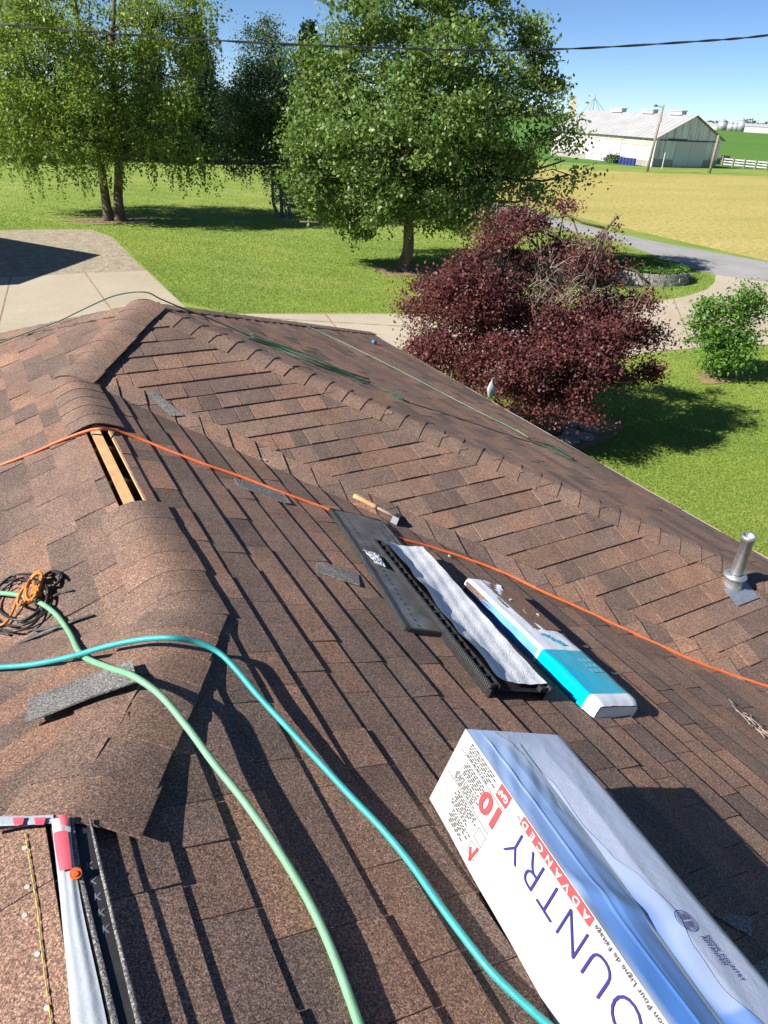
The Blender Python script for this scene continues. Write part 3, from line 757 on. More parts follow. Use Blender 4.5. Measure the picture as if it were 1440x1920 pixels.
for j in (.2, .8):
    for i in np.arange(.03, .98, .035): mb.box(at1(i, j, .0305 + bow(i)), (at1(.006, 0) - at1(0, 0)), (at1(0, .006) - at1(0, 0)), S1.n * .0008)
mb.build('nail_line', M['black'], v1)
v2, at2 = vent('ridge_vent_strip', 'upturned black ridge vent strip with white fleece, overlapping another strip', (1.185, -1.925), (1.535, -1.935), (1.045, -3.12), (1.395, -3.14), 0, None, None)
L2 = lambda j: .046 - .004 * j
panel('vent_sheet', lambda i, j: at2(i, .03 + .94 * j, L2(j) + .004), 30, 5, M['black'], v2)
def at2h(i, j, h=0): return at2(i, j, h + L2(j))
comb(v2, at2h, .03, .006, .026, None, out=-.035); comb(v2, at2h, .97, .006, .026, None, out=.035)
mb = MB()
for i in np.linspace(.01, .99, 22):
    for j in (.10, .88): mb.box(at2h(i, j, .014), (at2(.004, 0) - at2(0, 0)), (at2(0, .07) - at2(0, 0)) * .6, S1.n * .009)
for j in (.16, .82):
    a, c = at2h(0, j, .014), at2h(1, j, .014); mb.box((a + c) / 2, (c - a) / 2, (at2(0, .008) - at2(0, 0)), S1.n * .010)
for j in (.07, .93):
    a, c = at2(0, j, L2(j) / 2 + .006), at2(1, j, L2(j) / 2 + .006); mb.box((a + c) / 2, (c - a) / 2, (at2(0, .008) - at2(0, 0)), S1.n * (L2(j) / 2 - .002))
mb.build('rib', M['black'], v2)
def fleece(i, j):
    jj = .13 + .80 * j + .012 * math.sin(i * 7) + (.05 * (j < .2) * math.sin(i * 31) * .4)
    trough = .030 * ((j - .45) / .5) ** 2 if j < .45 else .012 * ((j - .45) / .5) ** 2
    h = .018 + trough + .003 * math.sin(i * 17 + j * 5) * (1 - j) + .0014 * math.sin(i * 49 + 9 * j) + .0012 * math.sin(j * 25 + i * 13) + (.010 * (1 - j) * math.sin(i * 5) ** 2)
    return at2(.01 + .97 * i, jj, L2(jj) + h)
panel('fleece_lining', fleece, 110, 26, M['fabric'], v2)
def scrap(name, label, cat, c, fn, nu, nv, mat, **k):
    V = [fn(i / (nu - 1), j / (nv - 1)) for i in range(nu) for j in range(nv)]
    o = build(name, V, grid_faces(nu, nv), mat, smooth=True); md = o.modifiers.new('thickness', 'SOLIDIFY'); md.thickness = .0012
    return tag(o, label, cat, k.get('group'))
c0 = S1.px(700, 1045, .05)
scrap('plastic_scrap', 'crumpled clear white plastic scrap on the face up vent strip', 'plastic', c0,
      lambda i, j: c0 + S1.eu * (.06 - .13 * i - .03 * j) + S1.ev * (-.03 + .075 * j * (1 - .4 * i)) + S1.n * (.004 + .008 * abs(wr(i * 1.2, j * 1.1))), 16, 12, M['fabric'])
# --- wrapped bundle of cap shingles
M['wrapwhite'] = plain('white_wrap', (.78, .79, .82), .25, (.68, .71, .78), 14, bmp=.10, bscale=16, bdist=.02)
M['wrapteal'] = plain('turquoise_wrap', (.0, .42, .58), .22, (.0, .33, .50), 9, bmp=.10, bscale=16, bdist=.02)
M['wrapblue'] = plain('blue_wrap', (.16, .38, .76), .25, (.10, .28, .66), 10, bmp=.10, bscale=16, bdist=.02)
bun = thing('shingle_bundle', 'plastic wrapped bundle of brown cap shingles, white and turquoise, torn open', 'shingle bundle', S1.at(-2.75, 1.72, 0))
B0, BLn, BWd, BHt, Ba = -2.262, .985, .300, .072, 1.592
def ring_pt(t):          # cross-section: t 0..1 from lower left over the top to lower right
    pts = [(0, 0), (.0, .45), (.008, .86), (.03, 1.0), (.25, 1.02), (.5, 1.03), (.75, 1.02), (.965, 1.0), (.992, .86), (1, .45), (1, 0)]
    x = t * (len(pts) - 1); k = min(int(x), len(pts) - 2); f = x - k
    return pts[k][0] * (1 - f) + pts[k + 1][0] * f, pts[k][1] * (1 - f) + pts[k + 1][1] * f
nu, nv = 64, 31; V = []; T = []
for a in range(nu):
    s = a / (nu - 1)
    for c in range(nv):
        x, z = ring_pt(c / (nv - 1)); end = max(0, (s - .955) / .045); sq = 1 - .10 * end ** 2; zz = z * (1 - .22 * end ** 2)
        h = zz * BHt * (1 + .02 * math.sin(s * 19)) + (.0016 * wr(s * .8, c / nv * 2.3) + .0010 * math.sin(c * 1.9 + 3 * math.sin(s * 9))) * (z > .2)
        V.append(S1.at(B0 - BLn * s, Ba + (.5 + (x - .5) * sq) * BWd - .02 * s, h + .004))
F = []; mi = []
for a in range(nu - 1):
    for c in range(nv - 1):
        s = (a + .5) / (nu - 1); t = (c + .5) / (nv - 1); x, z = ring_pt(t)
        edge_ = .50 + .02 * math.sin(x * 9) - (.06 if x < .3 else 0)
        if z > .97 and x > .30 + .10 * math.sin(s * 20) * .4 + .35 * max(0, (s - .25) / .25) and s < .46: continue       # torn opening
        if x > .9 and s < .47: continue
        F.append((a * nv + c, a * nv + c + 1, (a + 1) * nv + c + 1, (a + 1) * nv + c))
        sp = s
        mi.append(2 if (sp < .60 and t < .2 and s > .02) else (0 if sp < .615 or sp > .935 else 1))
o = build('wrapper', V, F, None, bun, smooth=True, mats=[M['wrapwhite'], M['wrapteal'], M['wrapblue']], midx=mi)
V = [S1.at(B0 - BLn - .004, Ba - .02 + (.5 + (ring_pt(c / 20)[0] - .5) * .9) * BWd, ring_pt(c / 20)[1] * .78 * BHt + .002) for c in range(21)]
build('wrapper_end', V, [tuple(range(21))], M['wrapwhite'], bun)
rn = random.Random(3)
for k in range(7):
    h = .006 + k * .0092
    MB().box(S1.at(B0 - .49 + rn.uniform(-.006, .006), Ba + BWd / 2 - .01 + rn.uniform(-.004, .004), h), S1.eu * .475, S1.ev * (BWd / 2 - .008), S1.n * .0042).build('cap_shingle', M['shingle'], bun, tint=(.95, .85, .8))
wt = o
MB().box(S1.at(B0 - .235, Ba + BWd * .66 - .005, .0765), S1.eu * .215, S1.ev * BWd * .31, S1.n * .0042).build('cap_shingle', M['shingle'], bun, tint=(1.0, .88, .82))
MB().box(S1.at(B0 - .23, Ba + BWd * .345 - .005, .078), S1.eu * .21, S1.ev * .012, S1.n * .004).build('cap_shingle', M['grey_shingle'], bun)
tl = MB(); rn = random.Random(8)
for k in range(11):       # turquoise printed mark
    s = .495 + .0085 * k; x = .42 + .022 * k; hw_ = rn.uniform(.05, .11); 
    c = lambda ds, dx: S1.at(B0 - BLn * (s + ds), Ba + BWd * (x + dx) - .01, BHt * 1.03 + .0055)
    tl.add([c(-.006, -hw_), c(.002, -hw_ * .8), c(.005, hw_), c(-.003, hw_ * 1.1)], [(0, 1, 2, 3)])
tl.build('printed_mark', M['wrapteal'], wt)
M['paleteal'] = plain('pale_turquoise', (.16, .56, .70), .3)
tl = MB()
for a in range(3):
    for c_ in range(3):
        s, x = .70 + .038 * a, .62 + .11 * c_; c = lambda ds, dx: S1.at(B0 - BLn * (s + ds), Ba + BWd * (x + dx) - .016, BHt * 1.03 + .0055)
        tl.add([c(-.013, -.04), c(.013, -.04), c(.013, .04), c(-.013, .04)], [(0, 1, 2, 3)])
tl.build('printed_mark', M['paleteal'], wt)
for (px, py, du, dv, hh) in ((932, 1108, .18, .12, .080), (1004, 1162, .16, .11, .076)):
    c1 = S1.px(px, py, hh)
    V = [c1 + S1.eu * (du * (.5 - i / 9)) + S1.ev * (dv * (j / 5 - .4) * (1 - .5 * i / 9)) + S1.n * (.0035 * math.sin(i * 1.1 + j) + .009 * abs(j / 5 - .5) * math.sin(i * .7 + .4) + .0025 * math.sin(i * 2.9 + j * 1.7)) for i in range(10) for j in range(6)]
    build('torn_flap', V, grid_faces(10, 6), M['wrapwhite'], bun, smooth=True)
# --- hammer
ha, hb = V12.px(663, 929, .020), V12.px(748, 973, .022)
dh_ = (hb - ha) / np.linalg.norm(hb - ha); hs = np.cross(S1.n, dh_); ln = np.linalg.norm(hb - ha)
ham = thing('hammer', 'hammer with pale wooden handle and dark steel head above the vent strip', 'hammer', (ha + hb) / 2)
V, F = tube([ha + dh_ * ln * q for q in (0, .04, .2, .45, .52)], [.012, .0165, .015, .0155, .012], 10); build('handle', V, F, M['wood'], ham, smooth=True)
V, F = tube([ha + dh_ * ln * q for q in (.5, .75, .93)], [.010, .009, .010], 10); build('neck', V, F, M['pole'], ham, smooth=True)
hc = ha + dh_ * ln * .96
mb = MB().box(hc, dh_ * .016, hs * .034, S1.n * .018).box(hc + hs * .055, dh_ * .006, hs * .028, S1.n * .016).box(hc - hs * .045, dh_ * .020, hs * .013, S1.n * .021)
mb.build('head', M['dark'], ham)
MB().box(hc - hs * .061, dh_ * .0205, hs * .004, S1.n * .0215).build('striking_face', M['bin'], ham)
# --- hoses and cords
def along(pts):
    out = []
    for q in pts:
        pl, lift = q[2], q[3]; out.append(pl.px(q[0], q[1], lift))
    return spline(out, 8)
def hose(name, label, cat, pts, r, mat, n=10, parts=None, fit=True):
    P = along(pts); V, F = tube(P, r, n); o = build(name, V, F, mat, smooth=True); return tag(o, label, cat)
def pl_at(h): return h
hose('air_hose', 'thick teal air hose curving over the ridge and past the carton', 'hose',
     [(-60, 1256, V45, .03), (0, 1251, V45, .03), (60, 1246, V45, .025), (130, 1232, V45, .035), (200, 1212, V45, .055), (265, 1199, V45, .058), (320, 1196, S1, .062), (368, 1204, S1, .060), (408, 1222, S1, .055), (440, 1252, S1, .048), (482, 1302, S1, .040), (540, 1365, S1, .034), (600, 1430, S1, .029), (660, 1495, S1, .026), (720, 1558, S1, .024), (772, 1622, S1, .0225), (820, 1690, S1, .024), (868, 1755, S1, .022), (918, 1818, S1, .022), (968, 1868, S1, .022), (1020, 1915, S1, .022), (1080, 1965, S1, .022)], .0092, M['teal'])
hose('air_hose', 'light green air hose running under the teal one towards the viewer', 'hose',
     [(-50, 1110, V45, .03), (0, 1112, V45, .03), (40, 1117, S4, .035), (75, 1130, V45, .03), (105, 1152, V45, .025), (130, 1186, V45, .025), (147, 1220, V45, .022), (165, 1236, V45, .024), (205, 1252, V45, .045), (250, 1268, V45, .06), (300, 1303, S1, .068), (350, 1362, S1, .058), (400, 1430, S1, .045), (450, 1492, S1, .036), (492, 1550, S1, .031), (532, 1610, S1, .028), (568, 1670, S1, .026), (600, 1732, S1, .025), (630, 1802, S1, .024), (655, 1870, S1, .022), (676, 1932, S1, .022), (690, 1990, S1, .022)], .0098, M['mint'])
hose('extension_cord', 'bright orange cord running over the open slot, under the vents and across the roof', 'cord',
     [(-60, 898, S4, .012), (0, 873, S4, .012), (60, 850, S4, .012), (110, 828, S4, .014), (160, 809, S4, .02), (188, 804, V12, .028), (215, 807, V12, .02), (260, 822, V12, .013), (310, 842, V12, .012), (380, 869, V12, .013), (450, 893, V12, .014), (520, 920, V12, .014), (610, 953, V12, .011), (680, 983, V12, .009), (745, 1008, V12, .012), (810, 1026, V12, .012), (880, 1049, V12, .014), (950, 1076, V12, .016), (1020, 1110, V12, .016), (1090, 1141, V12, .014), (1160, 1174, V12, .012), (1230, 1206, V12, .012), (1300, 1238, V12, .012), (1370, 1264, V12, .012), (1440, 1287, V12, .012), (1520, 1314, V12, .012)], .0078, M['orange'])
hose('green_cord', 'green cord lying over the far left hip up to the roof peak', 'cord',
     [(-60, 665, S4, .03), (0, 642, S4, .03), (60, 620, S4, .03), (110, 602, S4, .04), (160, 578, S4, .06), (210, 556, S4, .09), (250, 548, S4, .10), (278, 549, S2, .10), (300, 560, S2, .07), (340, 577, S3, .06), (400, 600, S3, .05), (468, 630, S3, .03)], .005, M['dkgreen'])
hk = thing('green_cord', 'folded dark green cord hank lying along the hip cap', 'cord', S3.px(580, 672))
for k, (dx, dy, l) in enumerate(((0, 0, .02), (4, -5, .02), (-3, 4, .03), (6, 2, .035), (-6, -3, .02))):
    V, F = tube(along([(466 + dx, 630 + dy, S3, l), (520 + dx, 650 + dy * .6, S3, l), (580 + dx, 673 + dy, S3, l + .01), (640 + dx, 698 + dy * .6, S3, l), (688 + dx, 716 + dy, S3, l)]), .006, 7); build('strand', V, F, M['dkgreen'], hk, smooth=True)
hose('green_cord', 'thin dark green cord with a small loop, beyond the hip caps', 'cord',
     [(690, 716, S3, .012), (728, 734, S3, .015), (756, 748, S3, .03), (742, 738, S3, .03), (734, 739, S3, .012), (760, 752, S3, .012), (820, 771, S3, .012), (890, 794, S3, .012), (960, 818, S3, .014), (1010, 834, S3, .012), (1050, 852, S3, .012), (1078, 864, S3, .012), (1060, 850, S3, .03), (1020, 828, S3, .012)], .004, M['dkgreen'])
hose('green_cord', 'pale green line stretched straight down the far slope to the gutter edge', 'cord',
     [(540, 596, S3, .014), (610, 627, S3, .014), (690, 665, S3, .014), (760, 700, S3, .014), (830, 737, S3, .014), (900, 773, S3, .014), (955, 800, S3, .014), (990, 820, S3, .03), (966, 804, S3, .02)], .0032, M['paleline'])
hose('green_cord', 'small coiled end of green cord near the gutter', 'cord',
     [(1000, 826, S3, .02), (1030, 836, S3, .02), (1060, 850, S3, .02), (1072, 858, S3, .03), (1046, 840, S3, .03), (1018, 832, S3, .02), (1034, 846, S3, .02), (1070, 862, S3, .02)], .004, M['dkgreen'])
# coil of cord at the left
cc = S4.px(62, 1122, .02)
coil = thing('cord_coil', 'tangled coil of black and orange power cord on the left slope', 'cord', cc)
def loops(cx, cy, rx, ry, turns, ph0, jit, seed, lift=.02, rot=0):
    rn = random.Random(seed); out = []; k = int(14 * turns)
    for q in range(k):
        a = ph0 + 2 * math.pi * q / 14; s = 1 + jit * math.sin(a * .37 + seed) + rn.uniform(-.03, .03)
        x, y = rx * s * math.cos(a), ry * s * math.sin(a); xr, yr = x * math.cos(rot) - y * math.sin(rot), x * math.sin(rot) + y * math.cos(rot)
        out.append(S4.px(cx + xr, cy + yr, lift + .006 * (q % 5)))
    return spline(out, 4)
for k, (cx, cy, rx, ry, tn, ph0, ji, sd, ro) in enumerate(((40, 1122, 55, 42, 2.4, .3, .15, 1, -.5), (30, 1135, 60, 52, 1.3, 2.0, .1, 2, -.3), (98, 1085, 16, 13, 2.2, 0, .1, 3, -.4))):
    V, F = tube(loops(cx, cy, rx, ry, tn, ph0, ji, sd, .012, ro), .005, 8); build('black_cord', V, F, M['black'], coil, smooth=True)
for k, (cx, cy, rx, ry, tn, ph0, ji, sd, ro) in enumerate(((63, 1100, 28, 11, 2.6, .2, .12, 4, -1.15), (48, 1114, 24, 9, 1.2, 1.2, .1, 5, -1.0))):
    V, F = tube(loops(cx, cy, rx, ry, tn, ph0, ji, sd, .035, ro), .0055, 8); build('orange_cord', V, F, M['amber'], coil, smooth=True)
V, F = tube(along([(35, 1110, S4, .04), (30, 1130, S4, .03), (22, 1150, S4, .02), (10, 1168, S4, .02), (-12, 1176, S4, .02)]), .0055, 8); build('orange_cord', V, F, M['amber'], coil, smooth=True)
pc = S4.px(69, 1110, .05); MB().box(pc, S4.eu * .016, S4.ev * .013, S4.n * .012).box(pc + S4.eu * .024, S4.eu * .01, S4.ev * .009, S4.n * .009).build('plug', M['amber'], coil)
MB().box(S4.px(72, 1094, .05), S4.eu * .010, S4.ev * .008, S4.n * .008).build('plug_tip', M['dark'], coil)
# --- loose pieces
def offcut(name, label, pl, pts, mat, th=.005, lift=.013, cat='shingle', curl=.004):
    pl = min(getattr(pl, 'pl', [pl]), key=lambda q: np.linalg.norm(q.px(*pts[0]) - CAM))
    top_ = [pl.px(x, y, lift + curl * (k % 2)) for k, (x, y) in enumerate(pts)]; n = len(pts)
    nn_ = np.cross(top_[1] - top_[0], top_[2] - top_[0]); top_ = top_ if nn_ @ pl.n > 0 else top_[::-1]
    V = top_ + [q - pl.n * th for q in top_]
    o = build(name, V, [tuple(range(n)), tuple(range(2 * n - 1, n - 1, -1))] + [(i, n + i, n + (i + 1) % n, (i + 1) % n) for i in range(n)], mat)
    return tag(o, label, cat)
offcut('shingle_scrap', 'blue grey shingle scrap near the valley below the roof peak', V12, [(273.6, 735.8), (288.9, 731.7), (345.8, 778.9), (320.8, 779.4)], M['grey_shingle'])
offcut('shingle_scrap', 'dark grey shingle scrap lying just under the orange cord', S1, [(439, 896), (472, 904), (530, 922), (547, 944), (536, 943), (447, 910)], M['grey_shingle'])
offcut('shingle_scrap', 'speckled grey shingle scrap left of the upturned vent strip', S1, [(594, 1055), (603, 1053), (672, 1077), (675, 1097), (594, 1071)], M['grey_shingle'])
offcut('shingle_scrap', 'long grey shingle strip under the green hose by the near hip', S5, [(48.6, 1354), (51.4, 1309), (150, 1272), (247, 1237), (257, 1276), (170, 1306)], M['grey_shingle'], lift=.045)
offcut('shingle_scrap', 'small triangular shingle scrap in the shadow of the carton', S1, [(1335, 1712), (1408, 1718), (1410, 1757)], M['grey_shingle'])
offcut('shingle_scrap', 'flat grey shingle scrap at the right edge beside the carton', S1, [(1400, 1816), (1450, 1788), (1470, 1850), (1424, 1858)], M['grey_shingle'])
M['strip'] = plain('tar_strip', (.12, .12, .115), .6, (.06, .06, .06), 40)
offcut('sealant_strip', 'longest of the thin dark tar strips below the cord coil', S4, [(28, 1207), (86, 1180), (170, 1149), (171, 1152), (90, 1184), (31, 1209)], M['strip'], .003, .016, 'tar strip', .006)
offcut('sealant_strip', 'short dark tar strip crossing under the green hose', S4, [(60, 1179), (118, 1172), (139, 1157), (140, 1160), (120, 1176), (62, 1183)], M['strip'], .003, .014, 'tar strip', .006)
offcut('sealant_strip', 'dark tar strip pointing right from the cord coil', S4, [(93, 1119), (112, 1110), (136, 1104), (136, 1106), (113, 1113), (94, 1122)], M['strip'], .003, .014, 'tar strip', .006)
MB_ = MB(); 
c = S3.px(702, 641, .03)
o = MB().box(c, S3.eu * .03, S3.ev * .022, S3.n * .016).tube([c + S3.eu * .02, c + S3.eu * .06], [.014, .009], 8).build('bottle_cap', M['bluecap']); tag(o, 'tiny blue plastic cap by the far gutter corner', 'cap')
# --- open near ridge: film, vent strip, sealant
ZR = PP[2]
def flat(pts, z): return [g(x, y, z) for x, y in pts]
def ribbon(left, right, z, n=40, wav=0.0, m=9, par=None, name='film', mat=None, seed=0, crown=.0):
    Lp, Rp = spline(flat(left, z), 12), spline(flat(right, z), 12); k = min(len(Lp), len(Rp)); V = []
    for i in range(k):
        for j in range(m):
            t = j / (m - 1); p = Lp[i] * (1 - t) + Rp[i] * t
            V.append(p + np.array((0, 0, crown * math.sin(math.pi * t) + wav * math.sin(t * 14 + i * .11 + 2 * math.sin(i * .07 + seed)) * min(1, i / 8) * (.4 + .6 * t))))
    return build(name, V, grid_faces(k, m), mat, par, smooth=True)
M['film'] = plain('release_film', (.40, .43, .46), .6, (.34, .38, .43), 14, bmp=.25, bscale=60, bdist=.006)
M['pink'] = plain('pink_film', (.74, .13, .16), .35, (.66, .10, .13), 20)
film = thing('release_film', 'pale wrinkled release film with pink print on the bare near ridge', 'plastic film', g(120, 1700, ZR))
film_l = [(96, 1536), (103, 1600), (112, 1680), (118, 1745), (127, 1840), (134, 1930), (140, 2000)]
film_r = [(131, 1536), (137, 1600), (150, 1680), (163, 1745), (184, 1840), (203, 1930), (216, 2000)]
ribbon(film_l, film_r, ZR + .020, wav=.0011, m=17, par=film, name='film_sheet', mat=M['film'], crown=.004)
ribbon([(-60, 1534), (0, 1531), (60, 1529), (100, 1527)], [(-60, 1551), (0, 1548), (60, 1546), (100, 1544)], ZR + .012, wav=.0015, m=6, par=film, name='film_sheet', mat=M['film'])
for a, b_ in (([(100, 1562), (105, 1600), (112, 1634)], [(127, 1557), (132, 1600), (135, 1630)]), ([(108, 1529), (112, 1538), (115, 1548)], [(126, 1529), (128, 1538), (128, 1550)])):
    ribbon(a, b_, ZR + .030, m=5, par=film, name='pink_print', mat=M['pink'], crown=.003)
for x in (32, 72): ribbon([(x - 8, 1533), (x + 14, 1532)], [(x - 6, 1547), (x + 10, 1546)], ZR + .018, m=4, par=film, name='pink_print', mat=M['pink'])
bs = thing('vent_membrane', 'black membrane strip with pale stamped letters along the bare near ridge', 'membrane', g(190, 1700, ZR))
ribbon([(136, 1536), (150, 1620), (178, 1740), (205, 1850), (224, 1930), (238, 2000)], [(166, 1538), (184, 1620), (212, 1740), (238, 1850), (257, 1930), (272, 2000)], ZR + .004, m=7, par=bs, name='membrane', mat=M['black'])
for a, b_ in (([(129, 1534), (139, 1620), (165, 1740), (190, 1850), (207, 1930), (220, 2000)], [(138, 1534), (151, 1620), (179, 1740), (206, 1850), (225, 1930), (239, 2000)]), ([(166, 1536), (184, 1620), (212, 1740), (238, 1850), (257, 1930), (272, 2000)], [(172, 1536), (192, 1620), (221, 1740), (249, 1850), (269, 1930), (284, 2000)])):
    ribbon(a, b_, ZR + .014, m=4, par=bs, name='granule_edge', mat=M['grey_shingle'], crown=.003)
M['stamp'] = plain('pale_stamp', (.13, .14, .17), .6)
for k, (x, y) in enumerate(((168, 1626), (175, 1655), (183, 1685), (190, 1715), (198, 1746))):
    e1 = g(x + 8, y - 1.5, ZR) - g(x, y, ZR); e1 /= np.linalg.norm(e1); e2 = np.cross((0, 0, 1.0), e1)
    lettering('stamp', 'K', .022, g(x - 7, y + 5, ZR + .0045), e1, e2, M['stamp'], bs, .0006)
o = MB().tube([g(142, 1638, ZR + .022), g(142, 1638, ZR + .029)], [.012, .011], 14).tube([g(142, 1638, ZR + .029), g(142, 1638, ZR + .031)], [.006, .005], 10).build('cap_nail', M['orange']); tag(o, 'orange plastic cap nail pinning the release film', 'nail')
M['yellow'] = plain('yellow_sealant', (.62, .52, .10), .5, (.34, .27, .10), 120)
y_ = [S6.px(x, y, .0125) for x, y in ((47, 1562), (55, 1612), (62, 1655), (71, 1712), (76, 1765), (84, 1830), (94, 1905), (100, 1960))]
V, F = tube(spline(y_, 10), [max(.0003, .0012 + .0012 * math.sin(i * 2.3) * math.sin(i * .9)) for i in range(71)], 6); tag(build('sealant_bead', V, F, M['yellow']), 'thin line of yellow sealant on the shingles left of the film', 'sealant')
for x, y in ((46, 1590), (51, 1663), (46, 1716), (70, 1789), (88, 1890)):
    V, F = tube([S6.px(x, y, .010), S6.px(x, y, .0128)], [.005, .0045], 10); build('nail_head', V, F, M['tip'], house)
# ------------------------------------------------------------------ trees and plants
def leaf_mesh(name, C, size, mat, parent, rng, flat=.35, tint=(.75, 1.25), aspect=.6, hang=0, kind=None):
    n = len(C); d = rng.normal(size=(n, 3)); d[:, 2] -= hang; d /= np.linalg.norm(d, axis=1)[:, None]
    w = rng.normal(size=(n, 3)); w[:, 2] *= flat; w -= d * (w * d).sum(1)[:, None]; w /= np.linalg.norm(w, axis=1)[:, None] + 1e-9
    nn = np.cross(d, w); s = size * rng.uniform(.65, 1.3, (n, 1))
    V = np.empty((n, 4, 3)); V[:, 0] = C - d * s * .5; V[:, 2] = C + d * s * .5
    V[:, 1] = C + w * s * aspect * .5 + nn * s * .09; V[:, 3] = C - w * s * aspect * .5 + nn * s * .09
    t = rng.uniform(*tint, (n, 1)); hue = rng.normal(0, .07, (n, 1))
    col = np.concatenate([t * (1 + hue), t, t * (1 - hue)], 1); col = np.clip(np.repeat(col, 4, 0), 0, 3)
    return build(name, V.reshape(-1, 3), np.arange(4 * n).reshape(n, 4), mat, parent, tint=col, kind=kind)
def blob_world(base, blobs, depth=1.0, rng=RNG, spread=.5):
    """crown lobes measured on the upright plane through the trunk: centre, radii and a depth of their own"""
    out = []
    for q in blobs:
        px, py, rx, ry = q[:4]; c = upright(px, py, base); mpp = ((c - CAM) @ FW) / F_PX
        rx, ry = rx * mpp, ry * mpp; off = q[4] if len(q) > 4 else rng.uniform(-spread, spread)
        out.append((c + HEAD * off, rx, (rx + ry) / 2 * depth, ry))
    return out
def fill(lobes, ncl, per, cr, rng, shell=.55, ragged=.25):
    vol = np.array([l[1] * l[2] * l[3] for l in lobes]) ** .72; pr = vol / vol.sum(); C = []; K_ = []
    for _ in range(ncl):
        c, rx, rd, rz = lobes[rng.choice(len(lobes), p=pr)]
        v = rng.normal(size=3); v /= np.linalg.norm(v); r = (shell + (1 - shell) * rng.random() ** .5) * (1 + rng.normal() * ragged * .5)
        p = c + (SIDE * v[0] * rx + HEAD * v[1] * rd + np.array((0, 0, 1.0)) * v[2] * rz) * r
        K_.append(p)
    K_ = np.array(K_)
    n = rng.integers(int(per * .5), int(per * 1.5), ncl)
    C = np.repeat(K_, n, 0) + rng.normal(size=(n.sum(), 3)) * cr * np.array((1, 1, .55)) * rng.uniform(.6, 1.5, (ncl, 1)).repeat(n, 0)
    return C, K_
def limb(p0, p1, r0, r1, rng, k=7, wob=.06, up=.15):
    p0, p1 = np.asarray(p0, float), np.asarray(p1, float); L_ = np.linalg.norm(p1 - p0); pts = []
    for i in range(k):
        t = i / (k - 1); q = p0 * (1 - t) + p1 * t; q = q + np.array((0, 0, up * L_ * math.sin(math.pi * t) * (1 - t))) + rng.normal(size=3) * wob * L_ * math.sin(math.pi * t) * .5
        pts.append(q)
    return pts, np.linspace(r0, r1, k)
def tree(name, label, base, lobes, nleaf, size, leaf, bark, trunk_h, trunk_r, seed, trunks=None, cat='tree', group=None, per=16, cr=.3, shell=.5, strands=0, slen=(.6, 1.8), twigs=60, flat=.35, tint=(.55, 1.35), zmin=None, aspect=.6):
    rng = np.random.default_rng(seed); base = np.asarray(base, float); base = np.array((base[0], base[1], 0.0))
    t = thing(name, label, cat, base, group)
    trunks = trunks or [((0, 0), (0, 0), trunk_h, trunk_r)]
    tips = []; mb = MB()
    for (bx, by), (tx, ty), th, tr in trunks:
        pts = [base + (bx + (tx - bx) * q + rng.normal() * .03 * th * .3 * (0 < q < 1), by + (ty - by) * q + rng.normal() * .02 * th * .3 * (0 < q < 1), th * q - (.1 if q == 0 else 0)) for q in (0, .03, .1, .25, .42, .6, .8, 1)]
        P_ = spline(pts, 3); k = len(P_); rad = [tr * (1.55 - 5.5 * q if q < .1 else 1.0 - .82 * (q - .1) / .9) for q in np.linspace(0, 1, k)]
        mb.tube(P_, rad, 10); tips.append((P_, np.array(rad)))
    mb.build('trunk', M[bark], t, smooth=True)
    C, K_ = fill(lobes, max(6, nleaf // per), per, cr, rng, shell)
    mb = MB(); ends = []
    for c, rx, rd, rz in lobes:
        P_, rad = tips[rng.integers(len(tips))]; zz = c[2] - .5 * rz - .25 * np.hypot(*(c - base)[:2])
        i = int(np.argmin(abs(P_[:, 2] - max(P_[:, 2].min() + .25 * (P_[-1, 2] - P_[0, 2]), zz)))); pts, rr = limb(P_[i], c, rad[i] * .6, rad[i] * .12 + .01, rng)
        mb.tube(pts, rr, 6); ends.append(np.array(pts))
    for k in range(min(twigs, len(K_))):
        e = ends[rng.integers(len(ends))]; d = np.linalg.norm(K_ - e[-2], axis=1); q = K_[np.argsort(d)[rng.integers(0, max(2, len(K_) // 12))]]
        pts, rr = limb(e[rng.integers(2, len(e))], q, .022, .006, rng, 5); mb.tube(pts, rr, 4)
    mb.build('branches', M[bark], t, smooth=True)
    if strands:
        S_ = []
        for _ in range(strands):
            c, rx, rd, rz = lobes[rng.integers(len(lobes))]; a = rng.uniform(0, 2 * math.pi); r = rng.uniform(.45, 1.02)
            p = c + SIDE * math.cos(a) * rx * r + HEAD * math.sin(a) * rd * r + np.array((0, 0, -rz * rng.uniform(.1, .8)))
            l = rng.uniform(*slen); m_ = int(l / .045); d = np.array((rng.normal() * .15, rng.normal() * .15, -1))
            tt = np.linspace(0, l, m_)[:, None]; S_.append(p + d * tt + rng.normal(size=(m_, 3)) * .055)
        C = np.concatenate([C] + S_)
    if zmin is not None: C = C[C[:, 2] > zmin]
    leaf_mesh('crown', C, size, M[leaf], t, rng, flat, tint, aspect)
    return t
UPV = np.array((0, 0, 1.0))
def inside(px, py, poly):
    c = np.zeros(len(px), bool)
    for i in range(len(poly)):
        (x0, y0), (x1, y1) = poly[i - 1], poly[i]; k = ((y0 > py) != (y1 > py)) & (px < (x1 - x0) * (py - y0) / ((y1 - y0) if y1 != y0 else 1e-9) + x0); c ^= k
    return c
